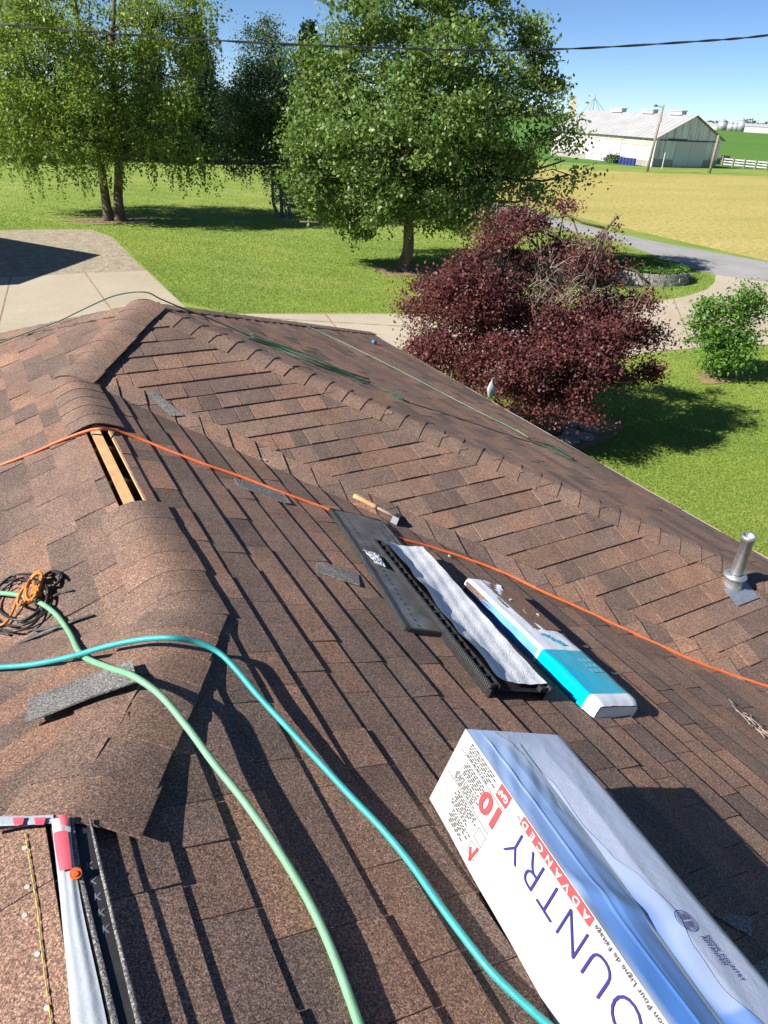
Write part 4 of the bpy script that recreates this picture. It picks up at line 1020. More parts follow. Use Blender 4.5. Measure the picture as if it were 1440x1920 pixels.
def grass(label, poly, n, seed):
    rng = np.random.default_rng(seed); P2 = np.array([g(*q)[:2] for q in poly]); pl = [tuple(q) for q in poly]
    X = rng.uniform(min(q[0] for q in pl), max(q[0] for q in pl), n * 2); Y = rng.uniform(min(q[1] for q in pl), max(q[1] for q in pl), n * 2); k = inside(X, Y, pl) & (rng.random(n * 2) < np.clip((Y - 322) / 130, .02, 1)); X, Y = X[k][:n], Y[k][:n]
    D = FW[None] + np.outer((X - 720) / F_PX, RT) - np.outer((Y - 960) / F_PX, UP); C = CAM + D * (-CAM[2] / D[:, 2])[:, None]; m = len(C)
    dist = np.linalg.norm(C - CAM, axis=1)[:, None]; h = rng.uniform(.018, .042, (m, 1)) * (dist / 16) ** .35; w = rng.uniform(.004, .010, (m, 1)) * (dist / 14) ** .9
    a = rng.uniform(0, 2 * math.pi, m); dx = np.stack([np.cos(a), np.sin(a), np.zeros(m)], 1); ln = rng.normal(size=(m, 3)) * .5; ln[:, 2] = 1
    C[:, 2] = .004; V = np.stack([C - dx * w, C + dx * w, C + ln * h], 1); t = rng.uniform(.95, 1.25, (m, 1)); y = rng.normal(.08, .12, (m, 1)); fx = (np.sin(C[:, 0] * .37 + 1.4 * np.sin(C[:, 1] * .21)) * np.sin(C[:, 1] * .29 + 1.1 * np.sin(C[:, 0] * .33 + 2)) + .5 * np.sin(C[:, 0] * 1.3 + C[:, 1] * .9) * np.sin(C[:, 1] * 1.1 - C[:, 0] * .4))[:, None]; t = t * (1 + .10 * fx); y = y + .15 * fx; col = np.repeat(np.concatenate([t * (1 + y), t, t * .9], 1), 3, 0)
    o = build('grass', V.reshape(-1, 3), np.arange(3 * m).reshape(m, 3), M['blade'], tint=np.clip(col, 0, 3), kind='stuff'); o['label'] = label
M['blade'] = leafmat('grass_blade', (.185, .275, .052), .36, .3, tcol=(.30, .41, .07))
grass('mown grass of the side lawn below the drive', [(780, 686), (930, 704), (1080, 689), (1215, 666), (1330, 655), (1480, 650), (1900, 672), (2300, 760), (2300, 1500), (1500, 1250), (1300, 1050), (1040, 880), (760, 700)], 420000, 301)
grass('mown grass of the front lawn between the trees', [(338, 566), (303, 532), (278, 507), (240, 472), (213, 445), (171, 430), (-10, 431), (-10, 322), (560, 335), (1040, 425), (1150, 456), (1290, 502), (1336, 520), (1336, 532), (1320, 544), (1280, 556), (1150, 575), (1000, 583), (740, 587), (560, 587), (430, 588)], 150000, 302)
# middle tree
bM = g(762, 508)
lob = blob_world(bM, [(640, 320, 95, 75), (610, 235, 62, 80), (680, 150, 100, 100), (800, 60, 130, 90), (920, 110, 105, 90), (800, 230, 150, 110), (940, 220, 105, 85), (1000, 280, 70, 45), (690, 375, 110, 45), (840, 340, 130, 65), (610, 392, 50, 32), (890, 395, 75, 32), (740, -20, 140, 70), (880, -10, 95, 60), (1058, 300, 30, 14), (1030, 200, 28, 45), (760, 300, 150, 90, 2.2), (760, 250, 160, 120, -1.6), (960, 330, 60, 36), (980, 130, 50, 60), (600, 300, 50, 60), (700, 240, 90, 90, -2.4), (850, 170, 110, 100, -2.2), (800, 385, 120, 34, -1.2), (560, 330, 24, 40), (572, 200, 30, 40), (598, 120, 36, 40), (640, 50, 50, 40), (1072, 330, 26, 10), (1048, 150, 18, 30), (1000, 55, 40, 40), (562, 415, 26, 16), (680, 425, 44, 18), (900, 420, 44, 14), (1000, 365, 40, 22)], .95, np.random.default_rng(2), 1.0)
tree('broadleaf_tree', 'big round leafy tree with a short thick trunk in the middle of the lawn', bM, lob, 96000, .150, 'leaf', 'bark', 7.4, .27, 21, per=150, cr=.30, shell=.66, twigs=90, strands=160, slen=(.3, .8))
patch('mulch_ring', bM, 1.5, 1.1)
# left weeping birch, two trunks
bL = g(214, 414)
lob = blob_world(bL, [(50, 110, 95, 120), (170, 40, 150, 90), (290, 40, 90, 70), (100, 215, 110, 70), (235, 175, 110, 80), (320, 140, 75, 60), (10, 230, 70, 70), (320, 235, 70, 42), (-60, 100, 80, 130), (370, 25, 40, 30), (140, 130, 120, 90, -2), (70, 280, 70, 30), (260, 260, 60, 30, 1), (360, 285, 40, 18), (0, 20, 100, 60), (190, 255, 60, 36, -1.5)], .95, np.random.default_rng(4), 1.2)
tree('birch_tree', 'tall weeping birch with two dark trunks at the left of the lawn', bL, lob, 62000, .150, 'leafbirch', 'bark', 10, .26, 31, trunks=[((-.30, .12), (-.35, .3), 10.5, .25), ((.26, -.1), (1.3, -.5), 11.5, .26)], per=110, cr=.34, shell=.5, strands=620, slen=(.5, 1.9), twigs=160)
patch('mulch_ring', bL, 2.1, 1.3)
# slim birch clump
b2 = g(530, 407)
lob = blob_world(b2, [(490, 110, 42, 60), (505, 180, 60, 70), (470, 200, 48, 60), (540, 150, 40, 60), (515, 255, 55, 55), (480, 270, 40, 40), (548, 290, 34, 50), (520, 310, 34, 34), (500, 60, 18, 26), (445, 225, 34, 60), (450, 290, 36, 36), (560, 220, 30, 60)], .9, np.random.default_rng(6), .8)
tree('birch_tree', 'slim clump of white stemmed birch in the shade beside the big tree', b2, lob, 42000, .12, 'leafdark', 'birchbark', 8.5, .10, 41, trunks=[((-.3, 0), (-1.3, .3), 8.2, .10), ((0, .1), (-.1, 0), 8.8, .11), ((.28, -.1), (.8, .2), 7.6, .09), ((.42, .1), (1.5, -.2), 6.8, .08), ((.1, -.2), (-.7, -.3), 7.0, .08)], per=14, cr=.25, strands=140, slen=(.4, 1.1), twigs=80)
# conifers behind
def spruce(label, px, py, height, radius, seed, mat='needle', n=15000, group='conifers behind the lawn'):
    rng = np.random.default_rng(seed); b_ = g(px, py); t = thing('spruce_tree', label, 'tree', b_, group)
    V, F = tube([b_ - UPV * .1, b_ + UPV * height * .5, b_ + UPV * height * .97], [radius * .09, radius * .05, .02], 8); build('trunk', V, F, M['bark'], t, smooth=True)
    nb = int(n / 60); C = []
    for k in range(nb):
        q = rng.random() ** .8; z = height * (.06 + .93 * (1 - q) ** 1.0) if False else height * (.05 + .93 * rng.random() ** 1.25); r = radius * (1 - z / height) ** .85 * rng.uniform(.75, 1.12) + .1
        a = rng.uniform(0, 2 * math.pi); s = rng.random(60) ** .6; d = np.array((math.cos(a), math.sin(a), -.22)); 
        C.append(b_ + UPV * z + np.outer(s * r, d) + UPV * (s[:, None] ** 2) * .10 * r + rng.normal(size=(60, 3)) * (.10 + .09 * s[:, None]))
    leaf_mesh('crown', np.concatenate(C), .26, M[mat], t, rng, .5, (.6, 1.3), .45)
spruce('dark spruce behind the weeping birch, next to the gap', 385, 303, 12.0, 3.4, 51, n=26000)
spruce('dark spruce half hidden behind the weeping birch trunks', 300, 303, 10.5, 3.6, 52, n=20000)
spruce('tall dark spruce between the slim birch clump and the big tree', 582, 385, 9.4, 2.6, 53, n=24000)
# trees far behind the lawn
FT = [(-40, 300, 7.5, 'leafdark'), (60, 298, 6.5, 'leaf'), (150, 296, 8, 'leafdark'), (235, 296, 6.5, 'leaf'), (440, 288, 7.5, 'leafdark'), (468, 292, 5.2, 'leaf'), (660, 286, 7, 'leafdark'), (760, 284, 7.5, 'leaf'), (860, 282, 6.5, 'leafdark')]
where = ['leftmost of the far trees, behind the weeping birch', 'far bright tree second from the left edge', 'far dark tree left of the birch trunks', 'far tree seen between the birch trunks and the spruces', 'far dark tree in the gap right of the spruces', 'far small bright tree in the gap beside the slim birch', 'far dark tree behind the left side of the big tree', 'far bright tree behind the middle of the big tree', 'far dark tree behind the right side of the big tree']
for k, (px, py, h, mt) in enumerate(FT):
    b_ = g(px, py); rng = np.random.default_rng(70 + k)
    lob = [(b_ + SIDE * rng.uniform(-1, 1) * h * .22 + HEAD * rng.uniform(-1, 1) * h * .15 + UPV * h * z, h * r, h * r, h * r * .85) for z, r in ((.3, .3), (.45, .34), (.6, .3), (.75, .22), (.35, .32), (.55, .3))]
    tree('far_tree', where[k], b_, lob, 7000, .32, mt, 'bark', h * .6, .2, 80 + k, group='trees beyond the lawn', per=12, cr=.4, twigs=10)
# maple
bP = g(985, 806)
lob = blob_world(bP, [(865, 545, 90, 60), (830, 590, 70, 50), (950, 470, 65, 60), (985, 420, 45, 30), (1060, 470, 50, 45), (1100, 500, 60, 40), (800, 640, 45, 22), (850, 655, 80, 45), (930, 590, 90, 60, .9), (960, 650, 90, 60, -1.2), (1080, 600, 95, 65), (1150, 600, 60, 45), (1190, 620, 40, 26), (1150, 680, 70, 40), (1020, 720, 100, 45, -1.3), (900, 690, 70, 35, -.8), (1000, 560, 70, 50, 1.3), (1060, 650, 100, 60, -1.1), (1185, 545, 26, 22), (1200, 520, 14, 14), (1068, 402, 16, 14), (1130, 425, 20, 18), (1145, 398, 8, 14), (1222, 630, 18, 9), (790, 570, 30, 18), (1000, 640, 120, 80, .6), (1010, 405, 20, 14), (1120, 720, 70, 30), (880, 500, 50, 40), (1170, 480, 14, 14), (940, 745, 60, 24, -.6)], 1.05, np.random.default_rng(8), 1.0)
tm = tree('maple_tree', 'dark red Japanese maple spreading wide beside the house eave', bP, [(c_, rx_ * .84, rd_ * .9, rz_ * .86) for c_, rx_, rd_, rz_ in lob], 105000, .058, 'leafmaple', 'bark', 2.2, .13, 61, trunks=[((-.1, 0), (-.9, .3), 2.6, .10), ((.1, 0), (.5, .4), 2.9, .11), ((0, .1), (0, -.2), 2.7, .10)], per=300, cr=.165, shell=.55, twigs=260, strands=300, slen=(.15, .45), flat=.6, tint=(.55, 1.35), aspect=.7, zmin=.95)
mb = MB(); rng = np.random.default_rng(9)
for k in range(26):
    sx, sy = rng.uniform(985, 1075), rng.uniform(540, 600); p0 = upright(sx, sy, bP) - HEAD * .5; ln = rng.uniform(.35, .95)
    p1 = p0 + UPV * ln + SIDE * rng.normal() * .22 - HEAD * rng.uniform(.1, .6); pts, rr = limb(p0, p1, .008, .002, rng, 6, .1); mb.tube(pts, rr, 4)
    for _ in range(4):
        a = pts[rng.integers(2, 6)]; pts2, rr2 = limb(a, a + UPV * rng.uniform(.08, .3) + SIDE * rng.normal() * .14 - HEAD * rng.uniform(-.1, .2), .005, .002, rng, 4, .12); mb.tube(pts2, rr2, 3)
mb.build('dead_branches', M['deadwood'], tm)
# shrub
bS = g(1345, 708)
lob = blob_world(bS, [(1365, 610, 45, 50), (1350, 660, 36, 36), (1398, 585, 28, 32), (1330, 625, 26, 30), (1415, 565, 16, 20), (1375, 660, 34, 30), (1308, 600, 12, 22), (1350, 575, 24, 18), (1395, 630, 26, 26), (1355, 695, 26, 14), (1420, 552, 10, 22), (1385, 555, 12, 22), (1318, 580, 8, 24), (1432, 590, 14, 22), (1300, 640, 8, 14)], 1.0, np.random.default_rng(10), .3)
tree('shrub', 'small bright green shrub on the lawn right of the maple', bS, lob, 9000, .085, 'leafshrub', 'bark', .9, .035, 71, cat='shrub', trunks=[((-.05, 0), (-.3, .1), 1.3, .03), ((.05, 0), (.35, -.1), 1.5, .03), ((0, .05), (.05, .15), 1.6, .03)], per=14, cr=.10, twigs=60, tint=(.7, 1.35))
patch('mulch_ring', bS, .75, .45)
patch('mulch_ring', g(1010, 806), 1.6, 1.3)
# things under the maple
pt = g(1036, 812); V = []; nn = 18
prof = [(.0, .20), (.42, .26), (.50, .28), (.50, .25), (.44, .24)]
pot = thing('planter', 'dark plastic planter with a white rim under the maple', 'planter', pt)
V = [pt + np.array((r_ * math.cos(2 * math.pi * j / nn), r_ * math.sin(2 * math.pi * j / nn), z)) for z, r_ in prof for j in range(nn)]
build('pot', V, [(i * nn + j, i * nn + (j + 1) % nn, (i + 1) * nn + (j + 1) % nn, (i + 1) * nn + j) for i in range(4) for j in range(nn)], M['dark'], pot, smooth=True)
V = [pt + np.array((.245 * math.cos(2 * math.pi * j / nn), .245 * math.sin(2 * math.pi * j / nn), .495 + .012 * math.sin(j * 1.9))) for j in range(nn)]
build('white_cover', V, [tuple(range(nn))], M['white'], pot)
bgp = upright(921, 728, bP - HEAD * 2.2); V = []
for i in range(9):
    q = i / 8; r_ = .012 + .075 * math.sin(math.pi * min(1, q * 1.15)) * (1 - .35 * q)
    for j in range(12): a = 2 * math.pi * j / 12; rr = r_ * (1 + .22 * math.sin(3 * a + i)); V.append(bgp + np.array((rr * math.cos(a), rr * math.sin(a) * .6, .17 - .34 * (1 - q))))
tag(build('plastic_bag', V, [(i * 12 + j, i * 12 + (j + 1) % 12, (i + 1) * 12 + (j + 1) % 12, (i + 1) * 12 + j) for i in range(8) for j in range(12)] + [tuple(range(11, -1, -1))], M['film'], smooth=True), 'small white plastic bag hanging in the lower left of the maple', 'bag')
rn = random.Random(2)
for k, (x, y) in enumerate(((1058, 812), (1078, 800), (1094, 822), (1066, 828), (1100, 806))):
    c = g(x, y); a = rn.uniform(0, 3); ax = np.array((math.cos(a), math.sin(a), 0)); ay = np.array((-ax[1], ax[0], 0)); r_ = rn.uniform(.16, .26)
    V = [c + ax * r_ * math.cos(q) * (1 + .2 * math.sin(3 * q + k)) + ay * r_ * .7 * math.sin(q) + UPV * z for z in (.0, .07) for q in np.linspace(0, 2 * math.pi, 9, endpoint=False)]
    tag(build('flat_stone', V, [tuple(range(9, 18))] + [(i, (i + 1) % 9, 9 + (i + 1) % 9, 9 + i) for i in range(9)], M['stone']), ['flat stone nearest the planter under the maple', 'flat stone farthest from the house under the maple', 'flat stone nearest the lawn edge under the maple', 'flat stone closest to the gutter under the maple', 'rightmost flat stone under the maple'][k], 'stone', 'stones under the maple')
# raised stone bed on the island
bed = thing('stone_bed', 'curved low stone wall bed full of green plants on the lawn island', 'flower bed', g(1230, 545))
cb = g(1205, 520); rn = random.Random(4); e0 = np.array((cb[0], cb[1], 0))
for row in range(3):
    a = -2.9 + .06 * row
    while a < 1.0:
        w = rn.uniform(.09, .16); rad = 1.65 + rn.uniform(-.02, .02) - .03 * row; am = a + w / 2
        dr_ = SIDE * math.cos(am) + HEAD * math.sin(am); dt = -SIDE * math.sin(am) + HEAD * math.cos(am)
        MB().box(e0 + dr_ * rad + UPV * (.075 + .15 * row), dr_ * .12, dt * (w / 2 * rad - .008), UPV * .07).build('stone', M['stone'], bed); a += w
V = [e0 + (SIDE * math.cos(q) + HEAD * math.sin(q)) * 1.57 + UPV * .40 for q in np.linspace(0, 2 * math.pi, 30, endpoint=False)]
build('soil', V, [tuple(range(30))], M['mulch'], bed)
rng = np.random.default_rng(12); n = 9000; a = rng.uniform(0, 2 * math.pi, n); r_ = 1.68 * np.sqrt(rng.random(n)); 
C = e0 + np.outer(np.cos(a) * r_, SIDE) + np.outer(np.sin(a) * r_, HEAD) + np.outer(.40 + .22 * rng.random(n) * (1.2 - r_ / 2.6), UPV)
leaf_mesh('ground_cover', C, .13, M['leafshrub'], bed, rng, .3, (.5, 1.2), .6, kind='stuff')
# ------------------------------------------------------------------ barn and yard
b0 = g(1221, 313); BWID, BLEN, BE, BRG = 13.0, 21.0, 3.6, 6.35
barn = thing('barn', 'long white weathered barn with a pale metal roof beyond the field', 'barn', b0)
def bb(x, y, z): return b0 + np.array((x, y, z))
build('side_wall', [bb(0, 0, 0), bb(0, BLEN, 0), bb(0, BLEN, BE), bb(0, 0, BE)], [(0, 3, 2, 1)], M['barnwhite'], barn)
build('side_wall', [bb(BWID, 0, 0), bb(BWID, BLEN, 0), bb(BWID, BLEN, BE), bb(BWID, 0, BE)], [(0, 1, 2, 3)], M['barnwhite'], barn)
for y in (0, BLEN):
    build('gable_wall', [bb(0, y, 0), bb(BWID, y, 0), bb(BWID, y, BE), bb(BWID / 2, y, BRG), bb(0, y, BE)], [(0, 1, 2, 3, 4)], M['weathered'], barn)
for s in (0, 1):
    x0_, x1_ = (-.45, BWID / 2) if s == 0 else (BWID + .45, BWID / 2); ze = BE - .45 * (BRG - BE) / (BWID / 2); n = 23
    for k in range(n):
        y0, y1 = -.4 + (BLEN + .8) * k / n, -.4 + (BLEN + .8) * (k + 1) / n
        V = [bb(x0_, y0, ze + .06), bb(x0_, y1 - .04, ze + .06), bb(x1_, y1 - .04, BRG + .06), bb(x1_, y0, BRG + .06)]; V += [q + UPV * .05 for q in V]
        F = [(4, 5, 6, 7), (0, 1, 5, 4), (1, 2, 6, 5), (3, 0, 4, 7)]
        V2 = [bb(x0_, y1 - .04, ze + .06), bb(x0_, y1, ze + .06), bb(x1_, y1, BRG + .06), bb(x1_, y1 - .04, BRG + .06)]; V2 = [q + UPV * .10 for q in V2]
        mb = MB().add(V, F).add(V2, [(0, 1, 2, 3)]); mb.build('roof_panel', M['metalroof'], barn)
for y in (3.2, 8.4, 14.6):
    mb = MB().abox(*(b0[0] + BWID / 2 + q for q in (-.5, .5)), *(b0[1] + y + q for q in (-1.1, 1.1)), BRG + .06, BRG + .5).abox(*(b0[0] + BWID / 2 + q for q in (-.62, .62)), *(b0[1] + y + q for q in (-1.2, 1.2)), BRG + .5, BRG + .6); mb.build('roof_ventilator', M['door'], barn)
def leaf_(x0, x1, y0, y1, z0, z1, name, mat): MB().abox(b0[0] + x0, b0[0] + x1, b0[1] + y0, b0[1] + y1, z0, z1).build(name, M[mat], barn)
leaf_(-.10, -.02, 6.3, 9.6, .05, 2.95, 'sliding_door', 'door'); leaf_(-.10, -.02, 9.66, 13.0, .05, 2.95, 'sliding_door', 'door')
leaf_(-.16, -.02, 5.9, 13.4, 3.0, 3.12, 'door_rail', 'cream'); leaf_(-.06, -.01, .8, 6.2, 2.55, 3.05, 'cream_panel', 'cream')
leaf_(-.09, -.01, .1, 6.2, .0, .75, 'stone_footing', 'stone'); leaf_(-.09, -.01, 13.2, BLEN, .0, .75, 'stone_footing', 'stone'); leaf_(-.07, -.01, 0, BLEN, 3.28, 3.58, 'eave_board', 'door')
leaf_(-.14, .10, -.12, .12, 0, BE, 'corner_post', 'door')
leaf_(3.9, 6.9, -.10, -.02, .05, 3.2, 'sliding_door', 'door'); leaf_(6.95, 10.0, -.10, -.02, .05, 3.2, 'sliding_door', 'door')
leaf_(.6, 12.4, -.14, -.02, 3.25, 3.36, 'door_rail', 'dark'); leaf_(.3, 3.8, -.09, -.01, 0, .95, 'stone_footing', 'stone'); leaf_(10.1, 12.9, -.09, -.01, 0, .95, 'stone_footing', 'stone')
leaf_(2.2, 5.8, -.13, -.02, 3.37, 3.5, 'dark_track', 'dark')
for k in range(18): leaf_(.35 + k * .7, .41 + k * .7, -.03, -.005, .96 if not 3.6 < .35 + k * .7 < 10.1 else 3.5, min(BE + (BRG - BE) * (1 - abs(.38 + k * .7 - BWID / 2) / (BWID / 2)) - .1, 6), 'batten', 'weathered')
# row of drums and a clump by the barn wall
for k in range(5):
    p = b0 + np.array((-1.4, 2.0 + k * .62, 0)); V, F = tube([p, p + UPV * .28, p + UPV * .30, p + UPV * .58, p + UPV * .6, p + UPV * .88], [.28, .28, .295, .295, .28, .28], 12); tag(build('drum', V, F, M['blue']), ['dark blue drum at the right end of the row by the barn', 'dark blue drum second from the right by the barn', 'middle dark blue drum of the row by the barn', 'dark blue drum second from the left by the barn', 'dark blue drum at the left end of the row by the barn'][k], 'drum', 'blue drums by the barn')
rng = np.random.default_rng(14); p = b0 + np.array((-1.2, 6.2, 0)); t = thing('brush_pile', 'dark bush against the barn wall left of the drums', 'bush', p)
leaf_mesh('crown', p + UPV * .55 + rng.normal(size=(700, 3)) * np.array((.5, .7, .3)), .3, M['leafdark'], t, rng); V, F = tube([p, p + UPV * .5], [.06, .03], 6); build('stem', V, F, M['bark'], t)
# utility poles
def upole(label, px, py, h, lamp, lean=(0, 0)):
    p = g(px, py); t = thing('utility_pole', label, 'pole', p, None); top_ = p + UPV * h + np.array((lean[0], lean[1], 0))
    V, F = tube([p - UPV * .2, (p + top_) / 2, top_], [.17, .15, .12], 10); build('pole', V, F, M['pole'], t, smooth=True)
    if lamp:
        q = top_ - UPV * .35; a = q - SIDE * .9 + UPV * .25
        V, F = tube([q, (q + a) / 2 + UPV * .1, a], .035, 6); build('lamp_arm', V, F, M['dark'], t)
        V, F = tube([a + UPV * .12, a - UPV * .12], [.12, .24], 10); build('lamp_head', V, F, M['dark'], t)
        MB().box(top_ - UPV * 1.6 - HEAD * .2, SIDE * .12, HEAD * .1, UPV * .25).build('meter_box', M['bin'], t)
    return top_
pt1 = upole('tall wooden pole with a lamp in front of the barn', 1213, 322, 7.2, True, (.25, -.2))
pt2 = upole('short bare wooden pole at the right end of the barn', 1330, 325, 4.35, False)
p = g(1241, 316); V, F = tube([p, p + UPV * 1.9], .06, 8); tag(build('post', V, F, M['door']), 'white post standing in front of the barn gable', 'post')
# fence and trailer right of the barn
ft = thing('fence', 'low pale rail fence with grey posts right of the barn', 'fence', g(1400, 322))
fa, fb = g(1352, 312), g(1600, 335)
for k in range(12):
    q = fa + (fb - fa) * k / 11; V, F = tube([q, q + UPV * 1.35], .11, 7); build('post', V, F, M['pole'], ft)
dfa = (fb - fa) / np.linalg.norm(fb - fa); dn = np.array((-dfa[1], dfa[0], 0))
for z in (.35, .7, 1.05): MB().box((fa + fb) / 2 + UPV * z + dn * .14, (fb - fa) / 2, dn * .02, UPV * .07).build('rail', M['door'], ft)
q = g(1350, 308); t = thing('trailer', 'small dark flatbed trailer parked at the barn corner', 'trailer', q)
MB().box(q + UPV * .75, SIDE * 1.5, HEAD * .8, UPV * .12).build('bed', M['dark'], t); MB().box(q + UPV * 1.05 + SIDE * .6, SIDE * .5, HEAD * .6, UPV * .22).build('load', M['dark'], t)
for s in (-.7, .7):
    V, F = tube([q + SIDE * s - HEAD * .9 + UPV * .35, q + SIDE * s - HEAD * .7 + UPV * .35], .35, 14); build('wheel', V, F, M['black'], t)
q = g(1410, 316); sk = thing('hay_feeder', 'low wooden feeder rack behind the rail fence', 'feeder', q)
for s in (-1, 0, 1): MB().box(q + SIDE * s * 1.6 + UPV * .5 + HEAD * 1.0, SIDE * .08, HEAD * .08, UPV * .5).build('leg', M['pole'], sk)
MB().box(q + UPV * .95 + HEAD * 1.0, SIDE * 1.9, HEAD * .5, UPV * .06).build('top_board', M['pole'], sk); MB().box(q + UPV * .5 + HEAD * 1.0, SIDE * 1.9, HEAD * .04, UPV * .08).build('side_board', M['pole'], sk)
# ------------------------------------------------------------------ far skyline
def far(px, D):
    v = ray(px, 220); v = np.array((v[0], v[1], 0)); v /= np.linalg.norm(v); c = np.array((CAM[0], CAM[1], 0)) + v * D; r = np.array((v[1], -v[0], 0)); return c, r, v
def dome_bin(px, D, r, h, label, par=None):
    c, _, _ = far(px, D); t = par or thing('grain_bin', label, 'grain bin', c, 'grain bins on the horizon')
    V, F = tube([c, c + UPV * h], r, 18); build('shell', V, F, M['bin'], t, smooth=True)
    V, F = tube([c + UPV * h, c + UPV * (h + r * .55)], [r * 1.03, .3], 18); build('roof', V, F, M['bin'], t, smooth=True)
names_ = ['left', 'second', 'third', 'fourth', 'fifth', 'rightmost']
for k, (px, r, h) in enumerate(((1090, 4.0, 6.5), (1100, 4.0, 6.0), (1112, 3.6, 7.5), (1124, 3.4, 6), (1137, 3.0, 6.5), (1150, 3.4, 5))):
    dome_bin(px, 640, r, h, 'silver grain bin by the elevator tower, %s of its row' % names_[k])
for k, (px, r, h) in enumerate(((1358, 4.5, 8), (1375, 4.2, 6.5), (1384, 4.2, 7), (1394, 4.6, 9.5))):
    dome_bin(px, 900, r, h, 'white grain bin on the far right skyline, %s from the barn' % ['nearest', 'second', 'third', 'farthest'][k])
c, r, v = far(1071, 600); t = thing('grain_elevator', 'tan concrete elevator tower rising behind the tree edge', 'grain elevator', c)
MB().box(c + UPV * 8, r * 2.2, v * 2.2, UPV * 8).build('shaft', M['cream'], t); MB().box(c + UPV * 17, r * 1.4, v * 1.4, UPV * 1.0).build('head_house', M['bin'], t)
MB().box(c + r * 9 + UPV * 2.2, r * 9, v * 4, UPV * 2.2).build('annex', M['cream'], t)
c, r, v = far(1109, 620); t = thing('grain_elevator', 'thin steel elevator leg with braces above the grain bins', 'grain elevator', c)
V, F = tube([c, c + UPV * 20], [.45, .3], 6); build('mast', V, F, M['bin'], t)
for s, k in ((-1, 9), (1, 7), (-1, 4), (1, 12)):
    V, F = tube([c + UPV * 18, c + r * s * k + UPV * 6], .22, 5); build('spout', V, F, M['bin'], t)
def shed(px, D, w, d, h, label):
    c, r, v = far(px, D); t = thing('far_shed', label, 'shed', c, 'sheds on the horizon')
    MB().box(c + UPV * h / 2, r * w, v * d, UPV * h / 2).build('wall', M['door'], t)
    V = [c + r * s * w * 1.03 + v * q * d * 1.05 + UPV * (h + (h * .5 if q == 0 else 0)) for s in (-1, 1) for q in (-1, 0, 1)]; build('roof', V, [(0, 1, 4, 3), (1, 2, 5, 4)], M['metalroof'], t)
shed(1432, 850, 14, 8, 5, 'long white shed on the far right skyline'); shed(1326, 900, 6, 5, 4.5, 'small white shed right of the barn roof on the skyline'); shed(1345, 950, 5, 4, 4, 'tiny white shed left of the right hand bins')
shed(1178, 700, 9, 5, 4, 'white shed on the skyline just above the barn roof'); shed(1150, 720, 5, 4, 5, 'small white shed beside the grain bins')
for k, (px, D, h, w, lab) in enumerate(((1168, 420, 9.0, 1.0, 'round dark tree on the skyline above the barn roof'), (1335, 1000, 9, 1.6, 'low dark tree on the skyline right of the barn'), (1352, 1000, 10, 1.6, 'dark tree on the skyline left of the right hand bins'), (1405, 1050, 8, 1.8, 'low tree clump on the skyline right of the bins'), (1180, 430, 6.5, 1.0, 'smaller dark tree beside the round one above the barn'), (1319, 1000, 7, 1.4, 'small dark tree nearest the barn gable on the skyline'))):
    c, r, v = far(px, D); rng = np.random.default_rng(200 + k); lob = [(c + r * rng.uniform(-1, 1) * h * .4 * w + UPV * h * z, h * .34 * w, h * .34, h * .28) for z in (.35, .5, .65, .45, .55)]
    tree('skyline_tree', lab, c, lob, 1500, 1.1, 'leafdark', 'bark', h * .5, .3, 210 + k, per=10, cr=.8, twigs=4)
rng = np.random.default_rng(31)        # woods too far off to tell trees apart
C = []
for px in np.arange(-500, 2000, 2.2):
    c, r, v = far(px, 1500 + 120 * math.sin(px * .02)); hh = 9 + 4 * math.sin(px * .05) + 3 * math.sin(px * .17 + 1)
    if 1150 < px < 1300 or hh < 5: hh = 4
    m_ = 14; C.append(c + np.outer(rng.normal(size=m_) * 3, r) + np.outer(rng.random(m_) * hh, UPV))
o = leaf_mesh('woods', np.concatenate(C), 4.2, M['leafdark'], None, rng, .5, kind='stuff')
o['label'] = 'far low line of woods along the horizon'
# ------------------------------------------------------------------ garage left of the frame (throws its shadow on the gravel) and overhead cable
gar = thing('garage', 'garage with gable roof left of the gravel pad, outside the picture', 'garage', (-7, 26.4, 0))
gx, gy, gB, gh, ge = -2.9, 26.4, 4.63, 5.5, 2.93
MB().abox(-12, gx - .3, gy - gB + .4, gy + gB - .4, 0, ge).build('wall', M['brick'], gar)
for s in (-1, 1):
    V = [(-12.3, gy, gh), (gx, gy, gh), (gx, gy + s * gB, ge), (-12.3, gy + s * gB, ge)]; V += [(a, b_, c_ - .12) for a, b_, c_ in V]
    build('roof', V, [(0, 1, 2, 3), (7, 6, 5, 4), (0, 4, 5, 1), (1, 5, 6, 2), (2, 6, 7, 3), (3, 7, 4, 0)], M['dark'], gar)
build('gable_wall', [(gx - .3, gy - gB + .4, ge), (gx - .3, gy + gB - .4, ge), (gx - .3, gy, gh - .15)], [(0, 1, 2)], M['brick'], gar)
base = CAM + HEAD * 17
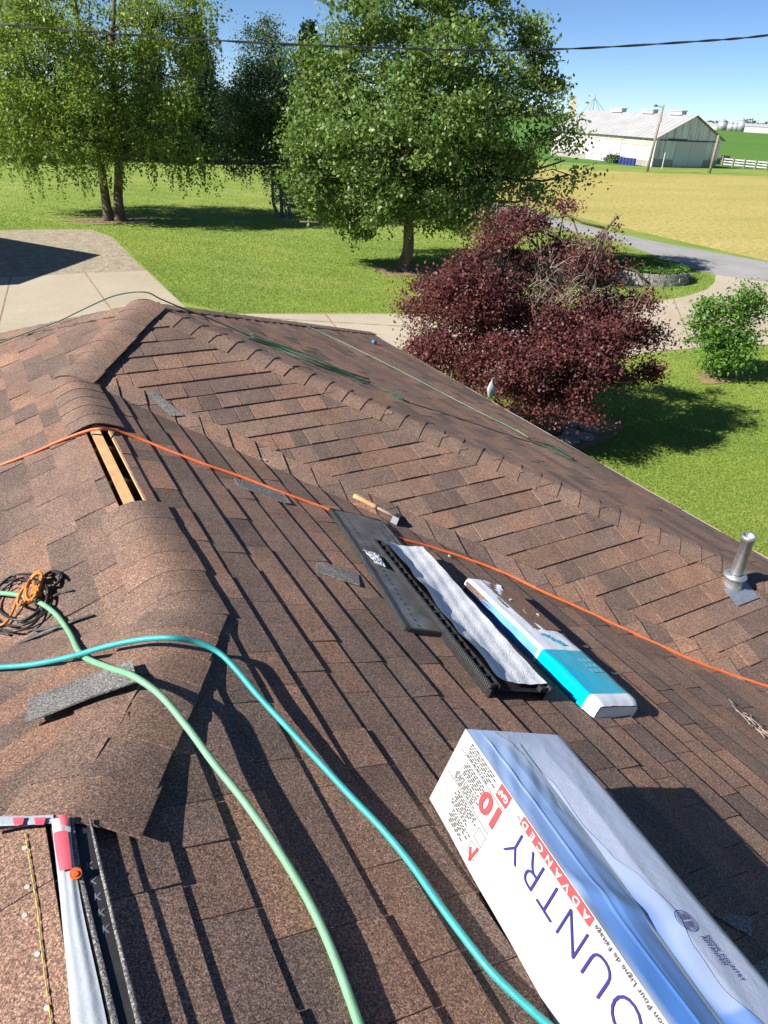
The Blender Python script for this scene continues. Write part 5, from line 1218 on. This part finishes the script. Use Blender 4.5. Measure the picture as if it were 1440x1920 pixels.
P_ = spline([upright(x, y, base) for x, y in ((-600, -6), (-200, 28), (15, 47), (215, 63), (480, 80), (720, 90), (900, 94), (1080, 91), (1300, 78), (1440, 66), (1700, 30), (2000, -25))], 16)
cab = thing('overhead_cable', 'black twisted overhead cable crossing the sky and the trees', 'cable', (P_[90][0], P_[90][1], P_[90][2]))
for ph0 in (0, math.pi):
    Q = np.array([p + (UPV * math.cos(i * .55 + ph0) + HEAD * math.sin(i * .55 + ph0)) * .011 for i, p in enumerate(P_)]); V, F = tube(Q, .012, 6); build('strand', V, F, M['black'], cab, smooth=True)

rn = random.Random(6); lt = MB(); c = S1.px(1424, 1368, .012)
for k in range(26):
    p = c + S1.eu * rn.gauss(0, .07) + S1.ev * rn.gauss(0, .03) + S1.n * rn.uniform(0, .012); d = S1.eu * rn.gauss(0, .03) + S1.ev * rn.gauss(0, .015) + S1.n * rn.gauss(0, .006)
    lt.tube([p - d, p + d * .2 + S1.n * .004, p + d], [.0016, .0022, .0008], 5)
tag(lt.build('leaf_litter', M['deadwood']), 'small clump of dry twigs and leaves on the right of the roof', 'debris')
rn = random.Random(12)
for k, (x, y, pl, lab) in enumerate(((739, 1043, V12, 'tiny pale leaf scrap beside the orange cord near the vents'), (495, 862, V12, 'white paper speck on the shingles by the valley'), (1150, 1262, S1, 'pale chip on the shingles right of the bundle'), (842, 1043, V12, 'pale curled leaf in the valley above the cord'))):
    p = pl.px(x, y, .016); q = pl.pl[0] if hasattr(pl, 'pl') else pl; a = rn.uniform(0, 3); ax = q.eu * math.cos(a) + q.ev * math.sin(a); ay = -q.eu * math.sin(a) + q.ev * math.cos(a)
    V = [p + ax * .016 * u + ay * .007 * v * (1 - u * u * .7) + q.n * .004 * u * u for u in (-1, -.4, .3, 1) for v in (-1, 1)]
    o = build('roof_scrap', V, [(0, 1, 3, 2), (2, 3, 5, 4), (4, 5, 7, 6)], M['tip']); md = o.modifiers.new('thickness', 'SOLIDIFY'); md.thickness = .001; tag(o, lab, 'scrap')
